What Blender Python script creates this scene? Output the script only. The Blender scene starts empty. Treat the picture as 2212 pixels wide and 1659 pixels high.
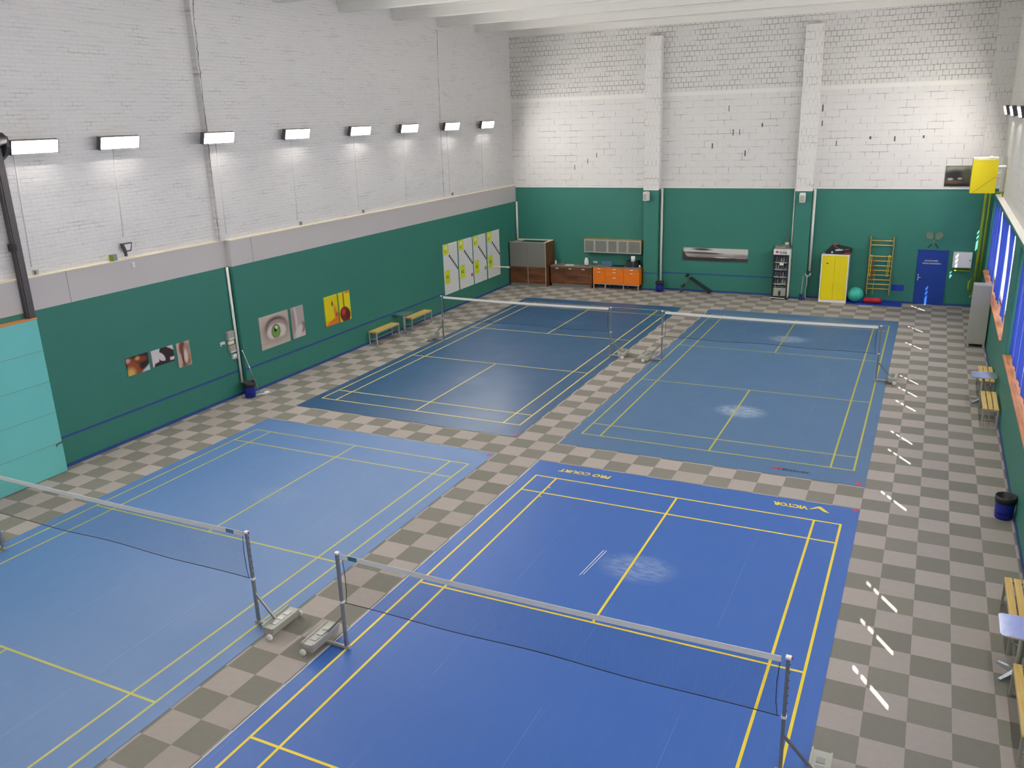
import bpy, bmesh, math, random
from mathutils import Vector, Matrix
random.seed(7)
SC = bpy.context.scene
COL = SC.collection
PI = math.pi

# ------------------------------------------------------------------ materials
def lin(c):
    f = lambda v: v/12.92 if v <= .04045 else ((v+.055)/1.055)**2.4
    return tuple(f(x/255.) for x in c)+(1.,)
class NT:
    """small wrapper to write node trees compactly"""
    def __init__(s, name):
        s.m = bpy.data.materials.new(name); s.m.use_nodes = True
        s.t = s.m.node_tree; s.t.nodes.clear()
        s.out = s.n('ShaderNodeOutputMaterial')
    def n(s, typ, **kw):
        o = s.t.nodes.new(typ)
        for k, v in kw.items(): setattr(o, k, v)
        return o
    def l(s, a, b): s.t.links.new(a, b)
    def put(s, v, sock):
        if hasattr(v, 'is_output') or isinstance(v, bpy.types.NodeSocket): s.l(v, sock)
        else: sock.default_value = v
    def math(s, op, a, b=0., c=0., clamp=False):
        o = s.n('ShaderNodeMath', operation=op, use_clamp=clamp)
        s.put(a, o.inputs[0]); s.put(b, o.inputs[1])
        if len(o.inputs) > 2: s.put(c, o.inputs[2])
        return o.outputs[0]
    def mix(s, f, a, b):
        o = s.n('ShaderNodeMix', data_type='RGBA')
        s.put(f, o.inputs[0]); s.put(a, o.inputs[6]); s.put(b, o.inputs[7])
        return o.outputs[2]
    def coord(s, kind='Object'):
        return s.n('ShaderNodeTexCoord').outputs[kind]
    def xyz(s, v):
        o = s.n('ShaderNodeSeparateXYZ'); s.l(v, o.inputs[0]); return o.outputs
    def comb(s, x, y, z=0.):
        o = s.n('ShaderNodeCombineXYZ')
        for i, v in enumerate((x, y, z)): s.put(v, o.inputs[i])
        return o.outputs[0]
    def noise(s, vec, scale, detail=3., rough=.5):
        o = s.n('ShaderNodeTexNoise'); s.l(vec, o.inputs['Vector'])
        o.inputs['Scale'].default_value = scale; o.inputs['Detail'].default_value = detail
        o.inputs['Roughness'].default_value = rough
        return o.outputs['Fac']
    def ramp(s, f, a, b):   # smooth 0..1 between a and b
        o = s.n('ShaderNodeMapRange', interpolation_type='SMOOTHSTEP')
        s.put(f, o.inputs[0]); s.put(a, o.inputs[1]); s.put(b, o.inputs[2])
        return o.outputs[0]
    def bsdf(s, color, rough=.6, metal=0., spec=.5, normal=None, **kw):
        o = s.n('ShaderNodeBsdfPrincipled')
        s.put(color, o.inputs['Base Color']); s.put(rough, o.inputs['Roughness'])
        o.inputs['Metallic'].default_value = metal
        o.inputs['Specular IOR Level'].default_value = spec
        for k, v in kw.items(): o.inputs[k].default_value = v
        if normal is not None: s.l(normal, o.inputs['Normal'])
        s.l(o.outputs[0], s.out.inputs[0]); return o
    def bump(s, h, strength=.3, dist=.01):
        o = s.n('ShaderNodeBump'); s.l(h, o.inputs['Height'])
        o.inputs['Strength'].default_value = strength; o.inputs['Distance'].default_value = dist
        return o.outputs[0]
MATS = {}
def mat(name, rgb=None, rough=.6, metal=0., spec=.5, var=.06, vscale=6., linear=None, **kw):
    """plain painted surface with a little procedural unevenness"""
    if name in MATS: return MATS[name]
    t = NT(name); c = linear if linear else lin(rgb)
    v = t.noise(t.coord('Object'), vscale, 4.)
    dark = tuple(x*(1-var) for x in c[:3])+(1,); lite = tuple(min(1, x*(1+var)) for x in c[:3])+(1,)
    t.bsdf(t.mix(v, dark, lite), rough, metal, spec, **kw)
    MATS[name] = t.m; return t.m

def brick_wall(name, base, w, h, mortar, dark, axis, thr, rough=.75, squash=None, bump=.35, streak=0.):
    t = NT(name); X = t.xyz(t.coord('Object'))
    u = X[0] if axis == 'x' else X[1]
    wob = t.noise(t.coord('Object'), .9, 3.)
    v = t.comb(t.math('ADD', u, t.math('MULTIPLY', wob, .03)), t.math('ADD', X[2], t.math('MULTIPLY', wob, .03)))
    b = t.n('ShaderNodeTexBrick'); t.l(v, b.inputs['Vector'])
    b.offset = .5; b.squash = 1.
    b.inputs['Scale'].default_value = 1.; b.inputs['Mortar Size'].default_value = mortar
    b.inputs['Mortar Smooth'].default_value = .2; b.inputs['Brick Width'].default_value = w
    b.inputs['Row Height'].default_value = h
    fac = b.outputs['Fac']
    n1 = t.noise(t.comb(t.math('MULTIPLY', u, .55), t.math('MULTIPLY', X[2], 1.6)), 2.2, 3., .6)
    gate = t.ramp(n1, thr-.10, thr+.12)
    n2 = t.noise(t.coord('Object'), 1.1, 4., .6)
    c = t.mix(n2, tuple(x*.93 for x in base[:3])+(1,), base)
    if streak:
        n3 = t.noise(t.comb(t.math('MULTIPLY', u, .9), t.math('MULTIPLY', X[2], 14.)), 1.2, 5., .65)
        c = t.mix(t.math('MULTIPLY', t.ramp(n3, .52, .75), streak), c, lin((150, 146, 140)))
    c = t.mix(t.math('MULTIPLY', fac, t.math('ADD', .10, t.math('MULTIPLY', gate, .8))), c, dark)
    hgt = t.math('SUBTRACT', t.math('MULTIPLY', t.noise(t.coord('Object'), 5., 5.), .8), t.math('MULTIPLY', fac, .6))
    t.bsdf(c, rough, normal=t.bump(hgt, bump, .02))
    MATS[name] = t.m; return t.m

WHITE = (.74, .715, .69, 1)
M_brick_low = brick_wall('white_block_masonry', WHITE, .50, .255, .008, lin((122, 105, 98)), 'x', .54)
M_brick_up = brick_wall('white_header_masonry', (.70, .68, .65, 1), .20, .19, .010, lin((128, 118, 108)), 'x', .46)
M_brick_pil = brick_wall('white_pier_masonry', (.75, .725, .70, 1), .17, .26, .007, lin((120, 105, 98)), 'x', .55)
M_brick_left = brick_wall('white_glossy_masonry', (.76, .735, .72, 1), .26, .085, .008, lin((165, 158, 152)), 'y', .62, rough=.42, bump=.55, streak=.35)
M_white_right = brick_wall('white_rough_masonry', (.78, .76, .70, 1), .5, .25, .006, lin((140, 132, 118)), 'y', .62, bump=.3, streak=.25)
M_green = mat('green_wall_paint', rough=.55, var=.05, vscale=1.3, linear=(.030, .190, .145, 1))
M_band = mat('grey_band_paint', rough=.6, var=.02, vscale=.8, linear=(.56, .52, .51, 1))
M_cream = mat('cream_ledge_paint', (232, 222, 190), .6)
M_trimwhite = mat('white_trim_paint', (228, 226, 218), .5)
M_bluetape = mat('blue_stripe_paint', (38, 72, 140), .5, var=.12, vscale=9.)
M_ceil = mat('white_ceiling_paint', rough=.8, var=.05, vscale=1.2, linear=(.78, .76, .71, 1))
M_steel = mat('galvanised_steel', (150, 152, 150), .38, .75, var=.12, vscale=18.)
M_steeldark = mat('dark_steel', (92, 88, 90), .45, .6, var=.12, vscale=10.)
M_alu = mat('brushed_aluminium', (205, 212, 222), .22, .9, var=.03, vscale=4.)
M_grey = mat('light_grey_metal', (170, 168, 158), .5, .15, var=.04)
M_greypanel = mat('grey_laminate', (120, 118, 112), .5, var=.03)
M_whitep = mat('white_plastic', (225, 225, 222), .4, var=.02)
M_whitew = mat('white_wheel_plastic', (214, 214, 205), .45, var=.03)
M_black = mat('black_plastic', (28, 28, 30), .45, var=.1)
M_blackfab = mat('black_leatherette', (34, 36, 38), .5, var=.15, vscale=20.)
M_bluep = mat('blue_bin_plastic', (22, 36, 140), .4, var=.06)
M_bluedoor = mat('blue_door_paint', (22, 62, 150), .38, var=.08, vscale=2.)
M_bluemat = mat('blue_foam_mat', (24, 54, 160), .7, var=.08)
M_yellow = mat('yellow_paint', (232, 212, 8), .4, var=.03)
M_yellowline = mat('yellow_court_line', (230, 204, 48), .45, var=.06, vscale=12.)
M_oliveline = mat('worn_yellow_court_line', (176, 172, 72), .45, var=.10, vscale=10.)
M_paleline = mat('pale_yellow_court_line', (214, 196, 92), .45, var=.08, vscale=10.)
M_orange = mat('orange_lacquer', (226, 118, 22), .35, var=.04, vscale=3.)
M_red = mat('red_foam', (168, 26, 44), .6, var=.08)
M_redmark = mat('red_marking', (196, 48, 72), .5)
M_blackmark = mat('black_marking', (34, 42, 56), .5)
M_tealball = mat('teal_rubber', (60, 178, 158), .28, var=.04)
M_wood = None
M_turq = mat('turquoise_gate_paint', rough=.45, var=.04, vscale=.9, linear=(.17, .60, .57, 1))
M_olive = mat('olive_green_pipe_paint', (126, 148, 20), .4, var=.1)
M_glassdark = mat('dark_glass', (48, 52, 54), .12, spec=.7)
M_frost = mat('frosted_cabinet_glass', (120, 122, 116), .35, var=.12, vscale=7.)
M_nettape = mat('white_net_tape', (224, 222, 216), .7, var=.03)
M_cord = mat('dark_net_cord', (40, 44, 52), .8)
M_teal_label = mat('teal_tape_label', (58, 120, 132), .6)
M_bluemark = mat('blue_tape_label', (86, 120, 170), .6)
M_paper = mat('white_paper', (232, 230, 222), .8, var=.02)
M_counter = mat('grey_worktop', (128, 124, 112), .45, var=.08, vscale=30.)
M_crack = mat('dark_crack', (104, 92, 86), .9)
M_cable = mat('white_cable', (216, 214, 208), .6)
M_mopblue = mat('light_blue_microfibre', (112, 146, 176), .8)

def wood_mat(name, a, b, axis, scale=1., rough=.5):
    t = NT(name); X = t.xyz(t.coord('Object'))
    i = {'x': 0, 'y': 1, 'z': 2}[axis]
    k = [18.*scale]*3; k[i] = 1.2*scale
    v = t.comb(*[t.math('MULTIPLY', X[j], k[j]) for j in range(3)])
    f = t.noise(v, 1., 5., .6)
    t.bsdf(t.mix(t.ramp(f, .3, .7), a, b), rough)
    MATS[name] = t.m; return t.m
M_pine_y = wood_mat('pine_slat', lin((204, 164, 84)), lin((226, 194, 112)), 'x')
M_beech = wood_mat('beech_bar', lin((150, 118, 62)), lin((186, 152, 90)), 'z')
M_zebrano = wood_mat('dark_striped_veneer', lin((62, 36, 20)), lin((128, 78, 44)), 'x', .55)
M_sill = wood_mat('orange_pine_sill', lin((190, 110, 50)), lin((220, 150, 90)), 'y')

# carpet tiles
def carpet():
    t = NT('grey_carpet_tiles'); P = t.coord('Object'); X = t.xyz(P)
    ph = t.math('SUBTRACT', t.math('MULTIPLY', t.math('GREATER_THAN', X[0], 0.), .15), t.math('MULTIPLY', t.math('LESS_THAN', X[0], -10.), .10))
    u = t.math('FLOOR', t.math('DIVIDE', t.math('SUBTRACT', t.math('ADD', X[0], 20.35), ph), .5))
    v = t.math('FLOOR', t.math('DIVIDE', t.math('ADD', X[1], 20.), .5))
    chk = t.math('MODULO', t.math('ADD', u, v), 2.)
    tn = t.n('ShaderNodeTexWhiteNoise', noise_dimensions='2D'); t.l(t.comb(u, v), tn.inputs['Vector'])
    fine = t.noise(P, 160., 2.); mid = t.noise(P, 9., 3.)
    c = t.mix(chk, (.215, .205, .172, 1), (.370, .328, .298, 1))
    k = t.math('ADD', t.math('MULTIPLY', tn.outputs['Value'], .10), t.math('ADD', t.math('MULTIPLY', fine, .35), t.math('MULTIPLY', mid, .12)))
    hs = t.n('ShaderNodeHueSaturation'); t.l(c, hs.inputs['Color']); t.l(t.math('ADD', k, .72), hs.inputs['Value'])
    t.bsdf(hs.outputs[0], .95, spec=.15, normal=t.bump(fine, .25, .004))
    return t.m
M_carpet = carpet()

def court_mat_material(name, base, worn, rough, wear):
    """vinyl court: lengthwise scuffs, pale worn spots where players stand"""
    t = NT(name); P = t.coord('Object'); X = t.xyz(P)
    st = t.noise(t.comb(t.math('MULTIPLY', X[0], 7.), t.math('MULTIPLY', X[1], .9)), 1.6, 6., .7)
    big = t.noise(P, .35, 3.)
    c = t.mix(t.math('MULTIPLY', t.ramp(st, .45, .8), .30), base, worn)
    c = t.mix(t.math('MULTIPLY', big, .30), c, worn)
    ay = t.math('ABSOLUTE', X[1])
    dx = t.math('DIVIDE', t.math('SUBTRACT', X[0], .12), .75)
    dy = t.math('DIVIDE', t.math('SUBTRACT', ay, 3.8), .55)
    d = t.math('ADD', t.math('POWER', dx, 2.), t.math('POWER', dy, 2.))
    pn = t.noise(t.comb(t.math('MULTIPLY', X[0], 3.), t.math('MULTIPLY', X[1], 9.)), 1.5, 5., .7)
    wf = t.math('MULTIPLY', t.math('SUBTRACT', 1., t.ramp(d, .0, 1.)), t.ramp(pn, .3, .65))
    c = t.mix(t.math('MULTIPLY', wf, wear), c, lin((176, 190, 205)))
    # welded joints of the vinyl strips
    s = t.math('ABSOLUTE', t.math('SUBTRACT', t.math('MODULO', t.math('ADD', X[0], 10.65), 1.65), .825))
    jn = t.ramp(t.noise(P, .8, 2.), .45, .6)
    c = t.mix(t.math('MULTIPLY', t.math('MULTIPLY', t.math('LESS_THAN', s, .004), jn), .16), c, lin((190, 200, 215)))
    rr = t.math('ADD', rough, t.math('MULTIPLY', t.noise(P, 1.2, 4.), .12))
    t.bsdf(c, rr, spec=.5, normal=t.bump(t.noise(P, 60., 2.), .05, .002))
    return t.m

def net_material():
    t = NT('black_net_mesh'); X = t.xyz(t.coord('Object'))
    a = t.math('LESS_THAN', t.math('MODULO', t.math('ADD', X[0], 10.), .02), .0013)
    b = t.math('LESS_THAN', t.math('MODULO', t.math('ADD', X[2], 10.), .02), .0013)
    f = t.math('MAXIMUM', a, b)
    d = t.n('ShaderNodeBsdfDiffuse'); d.inputs[0].default_value = (.03, .035, .05, 1)
    tr = t.n('ShaderNodeBsdfTransparent'); mx = t.n('ShaderNodeMixShader')
    t.l(f, mx.inputs[0]); t.l(tr.outputs[0], mx.inputs[1]); t.l(d.outputs[0], mx.inputs[2]); t.l(mx.outputs[0], t.out.inputs[0])
    return t.m
M_net = net_material()

def emit(name, c, s):
    t = NT(name); e = t.n('ShaderNodeEmission'); e.inputs[0].default_value = c; e.inputs[1].default_value = s
    t.l(e.outputs[0], t.out.inputs[0]); return t.m
LAMP_E = 160.
M_lamp = emit('lit_lamp_diffuser', (1., .965, .93, 1), LAMP_E)

def translucent(name, col, tcol, f, rough=.5):
    t = NT(name)
    d = t.n('ShaderNodeBsdfPrincipled'); d.inputs['Base Color'].default_value = col; d.inputs['Roughness'].default_value = rough
    b = t.n('ShaderNodeBsdfTranslucent'); b.inputs[0].default_value = tcol
    mx = t.n('ShaderNodeMixShader'); mx.inputs[0].default_value = f
    t.l(d.outputs[0], mx.inputs[1]); t.l(b.outputs[0], mx.inputs[2]); t.l(mx.outputs[0], t.out.inputs[0])
    MATS[name] = t.m; return t.m
M_milky = translucent('milky_window_panel', (.8, .8, .8, 1), (.95, .95, 1., 1), .6)
M_sheet = translucent('blue_sheet_fabric', (.03, .06, .42, 1), (.045, .09, .46, 1), .5)

def art(name, base, shapes):
    """printed picture: layered soft ellipses / boxes / diagonals in 0..1 picture coordinates"""
    t = NT(name); G = t.xyz(t.coord('Generated')); gx, gy = G[0], G[2]
    n = t.noise(t.coord('Generated'), 9., 4.)
    c = t.mix(t.math('MULTIPLY', n, .18), base, tuple(x*.6 for x in base[:3])+(1,))
    for s in shapes:
        k = s[0]
        if k == 'e':
            _, cx, cy, rx, ry, ang, col, soft = s
            ca, sa = math.cos(ang), math.sin(ang)
            px = t.math('SUBTRACT', gx, cx); py = t.math('SUBTRACT', gy, cy)
            a = t.math('ADD', t.math('MULTIPLY', px, ca/rx), t.math('MULTIPLY', py, sa/rx))
            b = t.math('ADD', t.math('MULTIPLY', px, -sa/ry), t.math('MULTIPLY', py, ca/ry))
            d = t.math('SQRT', t.math('ADD', t.math('POWER', t.math('ABSOLUTE', a), 2.), t.math('POWER', t.math('ABSOLUTE', b), 2.)))
            f = t.math('SUBTRACT', 1., t.ramp(d, 1.-soft, 1.+soft))
        elif k == 'h':      # half plane a*x+b*y>c
            _, a, b, cc, col, soft = s
            d = t.math('ADD', t.math('ADD', t.math('MULTIPLY', gx, a), t.math('MULTIPLY', gy, b)), t.math('MULTIPLY', t.math('SUBTRACT', n, .5), .12))
            f = t.ramp(d, cc-soft, cc+soft)
        else:               # box
            _, x0, x1, y0, y1, col, soft = s
            f = t.math('MULTIPLY', t.math('MULTIPLY', t.ramp(gx, x0-soft, x0+soft), t.math('SUBTRACT', 1., t.ramp(gx, x1-soft, x1+soft))),
                       t.math('MULTIPLY', t.ramp(gy, y0-soft, y0+soft), t.math('SUBTRACT', 1., t.ramp(gy, y1-soft, y1+soft))))
        c = t.mix(f, c, lin(col))
    t.bsdf(c, .6); return t.m

# ------------------------------------------------------------------ mesh helpers
class MB:
    def __init__(s): s.bm = bmesh.new(); s.mats = []
    def mi(s, m):
        if m not in s.mats: s.mats.append(m)
        return s.mats.index(m)
    def _add(s, verts, faces, m, smooth=False):
        i = s.mi(m); vs = [s.bm.verts.new(v) for v in verts]
        for f in faces:
            try: fc = s.bm.faces.new([vs[k] for k in f])
            except ValueError: continue
            fc.material_index = i; fc.smooth = smooth
        return s
    def box(s, x0, x1, y0, y1, z0, z1, m, M=None, bev=0.):
        if bev:
            b2 = bmesh.new(); bmesh.ops.create_cube(b2, size=1.)
            for v in b2.verts: v.co = Vector(((x0+x1)/2+v.co.x*(x1-x0), (y0+y1)/2+v.co.y*(y1-y0), (z0+z1)/2+v.co.z*(z1-z0)))
            bmesh.ops.bevel(b2, geom=b2.edges[:], offset=bev, segments=2, affect='EDGES', profile=.6)
            b2.verts.index_update()
            vs = [M @ v.co if M else v.co.copy() for v in b2.verts]
            fs = [[v.index for v in f.verts] for f in b2.faces]; b2.free()
            return s._add(vs, fs, m)
        v = [(x0,y0,z0),(x1,y0,z0),(x1,y1,z0),(x0,y1,z0),(x0,y0,z1),(x1,y0,z1),(x1,y1,z1),(x0,y1,z1)]
        if M: v = [M @ Vector(p) for p in v]
        return s._add(v, [(0,3,2,1),(4,5,6,7),(0,1,5,4),(1,2,6,5),(2,3,7,6),(3,0,4,7)], m)
    def tube(s, pts, r, m, seg=10, cap=True):
        pts = [Vector(p) for p in pts]; rs = r if isinstance(r, (list, tuple)) else [r]*len(pts)
        vs = []; fs = []; up = None
        for i, p in enumerate(pts):
            d = (pts[min(i+1, len(pts)-1)]-pts[max(i-1, 0)]).normalized()
            if up is None: up = d.orthogonal().normalized()
            up = (up-d*up.dot(d))
            up = up.normalized() if up.length > 1e-6 else d.orthogonal().normalized()
            w = d.cross(up)
            for k in range(seg):
                a = 2*PI*k/seg; vs.append(p+(up*math.cos(a)+w*math.sin(a))*rs[i])
        for i in range(len(pts)-1):
            for k in range(seg):
                a = i*seg+k; b = i*seg+(k+1) % seg; fs.append((a, b, b+seg, a+seg))
        if cap: fs.append(tuple(range(seg-1, -1, -1))); fs.append(tuple(range((len(pts)-1)*seg, len(pts)*seg)))
        return s._add(vs, fs, m, True)
    def bar(s, p, q, w, h, m):
        """rectangular bar from p to q"""
        p = Vector(p); q = Vector(q); d = (q-p); L = d.length; d.normalize()
        side = d.cross(Vector((0,0,1)));
        if side.length < 1e-4: side = Vector((1,0,0))
        side.normalize(); up = side.cross(d)
        v = []
        for e in (p, q):
            for a, b in ((-1,-1),(1,-1),(1,1),(-1,1)): v.append(e+side*a*w/2+up*b*h/2)
        return s._add(v, [(0,1,2,3),(7,6,5,4),(0,4,5,1),(1,5,6,2),(2,6,7,3),(3,7,4,0)], m)
    def lathe(s, prof, m, seg=20, c=(0,0,0), M=None):
        vs = []; fs = []
        for r, z in prof:
            for k in range(seg):
                a = 2*PI*k/seg; p = Vector((c[0]+r*math.cos(a), c[1]+r*math.sin(a), c[2]+z)); vs.append(M @ p if M else p)
        for i in range(len(prof)-1):
            for k in range(seg):
                a = i*seg+k; b = i*seg+(k+1) % seg; fs.append((a, b, b+seg, a+seg))
        fs.append(tuple(range(seg-1, -1, -1))); fs.append(tuple(range((len(prof)-1)*seg, len(prof)*seg)))
        return s._add(vs, fs, m, True)
    def ball(s, c, rx, ry, rz, m, u=20, v=12):
        prof = [(max(1e-4, math.sin(PI*i/v)), -math.cos(PI*i/v)) for i in range(v+1)]
        vs = []; fs = []
        for r, z in prof:
            for k in range(u):
                a = 2*PI*k/u; vs.append((c[0]+rx*r*math.cos(a), c[1]+ry*r*math.sin(a), c[2]+rz*z))
        for i in range(v):
            for k in range(u):
                a = i*u+k; b = i*u+(k+1) % u; fs.append((a, b, b+u, a+u))
        return s._add(vs, fs, m, True)
    def prism(s, pts, y0, y1, m):
        """polygon in XZ extruded along Y"""
        n = len(pts); v = [(x, y0, z) for x, z in pts]+[(x, y1, z) for x, z in pts]
        fs = [tuple(range(n)), tuple(range(2*n-1, n-1, -1))]+[(i, i+n, (i+1) % n+n, (i+1) % n) for i in range(n)]
        return s._add(v, fs, m)
    def quad(s, a, b, c, d, m): return s._add([a, b, c, d], [(0,1,2,3)], m)
    def build(s, name, parent=None, loc=(0,0,0), rz=0.):
        bmesh.ops.recalc_face_normals(s.bm, faces=s.bm.faces[:])
        me = bpy.data.meshes.new(name); s.bm.to_mesh(me); s.bm.free()
        for m in s.mats: me.materials.append(m)
        o = bpy.data.objects.new(name, me); COL.objects.link(o)
        o.location = loc; o.rotation_euler = (0, 0, rz)
        if parent: o.parent = parent
        return o
def tag(o, label, cat, group=None, kind=None):
    o['label'] = label; o['category'] = cat
    if group: o['group'] = group
    if kind: o['kind'] = kind
    return o
def thing(name, label, cat, loc=(0,0,0), rz=0., group=None):
    o = bpy.data.objects.new(name, None); COL.objects.link(o); o.empty_display_size = .1
    o.location = loc; o.rotation_euler = (0, 0, rz)
    return tag(o, label, cat, group)
def struct(mb, name, parent=None):
    o = mb.build(name, parent)
    if not parent: o['kind'] = 'structure'
    return o
def copy_tree(src, parent=None):
    c = src.copy(); COL.objects.link(c)
    if parent: c.parent = parent
    for ch in list(src.children): copy_tree(ch, c)
    return c
def place_copy(src, loc, rz, label, group=None):
    c = copy_tree(src); c.location = loc; c.rotation_euler = (0, 0, rz); c['label'] = label
    if group: c['group'] = group
    return c
def text_mesh(name, s, width, height, m, parent, loc, rot=(0,0,0), bold=.0, shear=0.):
    cu = bpy.data.curves.new(name+'_font', 'FONT'); cu.body = s; cu.size = 1.; cu.offset = bold; cu.shear = shear
    cu.resolution_u = 3
    tmp = bpy.data.objects.new(name+'_tmp', cu); COL.objects.link(tmp)
    dg = bpy.context.evaluated_depsgraph_get(); dg.update()
    me = bpy.data.meshes.new_from_object(tmp.evaluated_get(dg))
    bpy.data.objects.remove(tmp); bpy.data.curves.remove(cu)
    xs = [v.co.x for v in me.vertices]; ys = [v.co.y for v in me.vertices]
    x0, x1, y0, y1 = min(xs), max(xs), min(ys), max(ys)
    for v in me.vertices:
        v.co.x = (v.co.x-x0)/(x1-x0)*width; v.co.y = (v.co.y-y0)/(y1-y0)*height; v.co.z = 0
    me.materials.clear(); me.materials.append(m)
    o = bpy.data.objects.new(name, me); COL.objects.link(o); o.parent = parent; o.location = loc; o.rotation_euler = rot
    return o

# ------------------------------------------------------------------ hall
XG1, XG2, YSTEP = -13.138, -12.967, 8.88      # green wall faces: recessed part / main part
XU1, XU2 = -13.23, -13.05                     # white brick above
YB = 26.695; XR = 5.861; XRU = 6.0; YF = -11.0; ZC = 10.86
mb = MB(); mb.box(-14.2, 6.6, YF-.3, YB+.4, -.2, 0, M_carpet); struct(mb, 'floor')

# left wall: green below, grey band, white masonry above
mb = MB()
mb.box(-13.6, XG1, YF, YSTEP, 0, 3.637, M_green); mb.box(-13.6, XG2, YSTEP, YB+.3, 0, 3.637, M_green)
wl = struct(mb, 'wall_left')
mb = MB(); mb.box(-13.6, XG1, YF, YSTEP, 3.637, 4.33, M_band); mb.box(-13.6, XG2, YSTEP, YB+.3, 3.637, 4.33, M_band)
for y in (4.05, 9.7): mb.box(XG1-.01, (XG1 if y < YSTEP else XG2)+.002, y, y+.012, 3.637, 4.33, M_greypanel)
struct(mb, 'grey_band', wl)
mb = MB(); mb.box(-13.6, XG1+.012, YF, YSTEP, 4.33, 4.355, M_cream); mb.box(-13.6, XG2+.012, YSTEP, YB, 4.33, 4.355, M_cream)
struct(mb, 'trim_2')
mb = MB(); mb.box(-13.6, XU1, YF, 8.7, 4.355, 11.1, M_brick_left); mb.box(-13.6, XU2, 8.7, YB+.3, 4.355, 11.1, M_brick_left)
struct(mb, 'upper_masonry', wl)
def crack(name, pts, x, w):
    mb = MB(); P = []
    for (y0, z0), (y1, z1) in zip(pts[:-1], pts[1:]):
        n = 14
        for i in range(n): t = i/n; P.append((y0+(y1-y0)*t+random.uniform(-.018, .018), z0+(z1-z0)*t))
    P.append(pts[-1])
    ws = [max(.006, w*random.uniform(.25, 1.)) for _ in P]
    for i in range(len(P)-1):
        (ya, za), (yb, zb) = P[i], P[i+1]
        mb.quad((x, ya-ws[i]/2, za), (x, ya+ws[i]/2, za), (x, yb+ws[i+1]/2, zb), (x, yb-ws[i+1]/2, zb), M_crack)
    return struct(mb, name, wl)
crack('crack', [(8.84, 10.3), (8.77, 9.8), (8.74, 8.5), (8.71, 7.3), (8.64, 5.8), (8.62, 4.36)], XU2+.004, .03)
crack('crack', [(20.64, 10.4), (20.55, 8.2), (20.5, 6.4), (20.52, 4.36)], XU2+.004, .028)
mb = MB(); mb.box(XG1, XG1+.006, YF, YSTEP, .685, .735, M_bluetape); mb.box(XG2, XG2+.006, YSTEP, 19.95, .70, .75, M_bluetape)
struct(mb, 'trim_7')
mb = MB(); mb.box(XG1, XG1+.015, YF, YSTEP, 0, .075, M_bluetape); mb.box(XG2, XG2+.015, YSTEP, YB, 0, .075, M_bluetape); struct(mb, 'baseboard_left')

# back wall
mb = MB(); mb.box(-13.6, 6.3, YB, YB+.3, 0, 4.262, M_green); wb = struct(mb, 'wall_back')
mb = MB(); mb.box(-13.6, 6.3, YB, YB+.3, 4.262, 8.0, M_brick_low); struct(mb, 'block_masonry', wb)
mb = MB(); mb.box(-13.6, 6.3, YB-.045, YB+.3, 8.0, 11.1, M_brick_up); struct(mb, 'header_masonry', wb)
mb = MB(); mb.box(-13.6, 6.3, YB-.012, YB, 7.84, 7.985, M_ceil); struct(mb, 'lintel_band', wb)
for x0, x1 in ((-6.91, -6.26), (-.86, -.23)):
    mb = MB(); mb.box(x0, x1, 26.35, YB, 4.22, 10.13, M_brick_pil); mb.box(x0+.03, x1-.01, 26.35, YB, 0, 4.22, M_green)
    mb.box(x0, x1, 26.335, 26.35, 4.19, 4.24, M_trimwhite)
    mb.box(x0+.03, x1-.01, 26.338, 26.35, 0, .075, M_bluetape)
    if x0 < -3: mb.box(x0+.03, x1-.01, 26.345, 26.35, .71, .76, M_bluetape)
    struct(mb, 'trim_3' if x0 < -3 else 'trim_4')
mb = MB(); mb.box(5.32, 6.05, 26.58, YB, 4.3, 11., M_brick_pil); struct(mb, 'trim_5')
mb = MB(); mb.box(-12.96, 5.85, YB-.035, YB, 4.255, 4.315, M_trimwhite); struct(mb, 'trim_1')
mb = MB(); mb.box(-6.26, -.86, YB-.006, YB, .71, .76, M_bluetape); mb.box(-8.9, -6.91, YB-.006, YB, .71, .76, M_bluetape); struct(mb, 'trim_8')
mb = MB(); mb.box(-11., -6.91, YB-.015, YB, 0, .075, M_bluetape); mb.box(-6.26, -.86, YB-.015, YB, 0, .075, M_bluetape); mb.box(-.23, 3.6, YB-.015, YB, 0, .075, M_bluetape); mb.box(4.7, 5.86, YB-.015, YB, 0, .075, M_bluetape); struct(mb, 'baseboard_back')
mb = MB()
for cx, cz, w, h in ((5.42, 6.33, .19, .22), (.45, 5.92, .03, .2), (-3.4, 6.4, .04, .24), (-3.15, 6.4, .03, .22), (-4.2, 5.9, .05, .2), (-2.9, 5.6, .05, .22), (-2.3, 6.65, .05, .15), (1.62, 6.1, .07, .1), (2.45, 6.05, .05, .17), (3.4, 6.1, .06, .1), (-9.1, 5.6, .03, .2), (-9.5, 5.35, .03, .2), (-10.1, 5.1, .03, .2), (-.12, 7.2, .05, .25), (-.1, 6.65, .04, .2), (-3.6, 7.3, .03, .22)):
    mb.box(cx-w/2, cx+w/2, YB-.003, YB, cz-h/2, cz+h/2, M_crack)
struct(mb, 'missing_mortar', wb)

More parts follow.
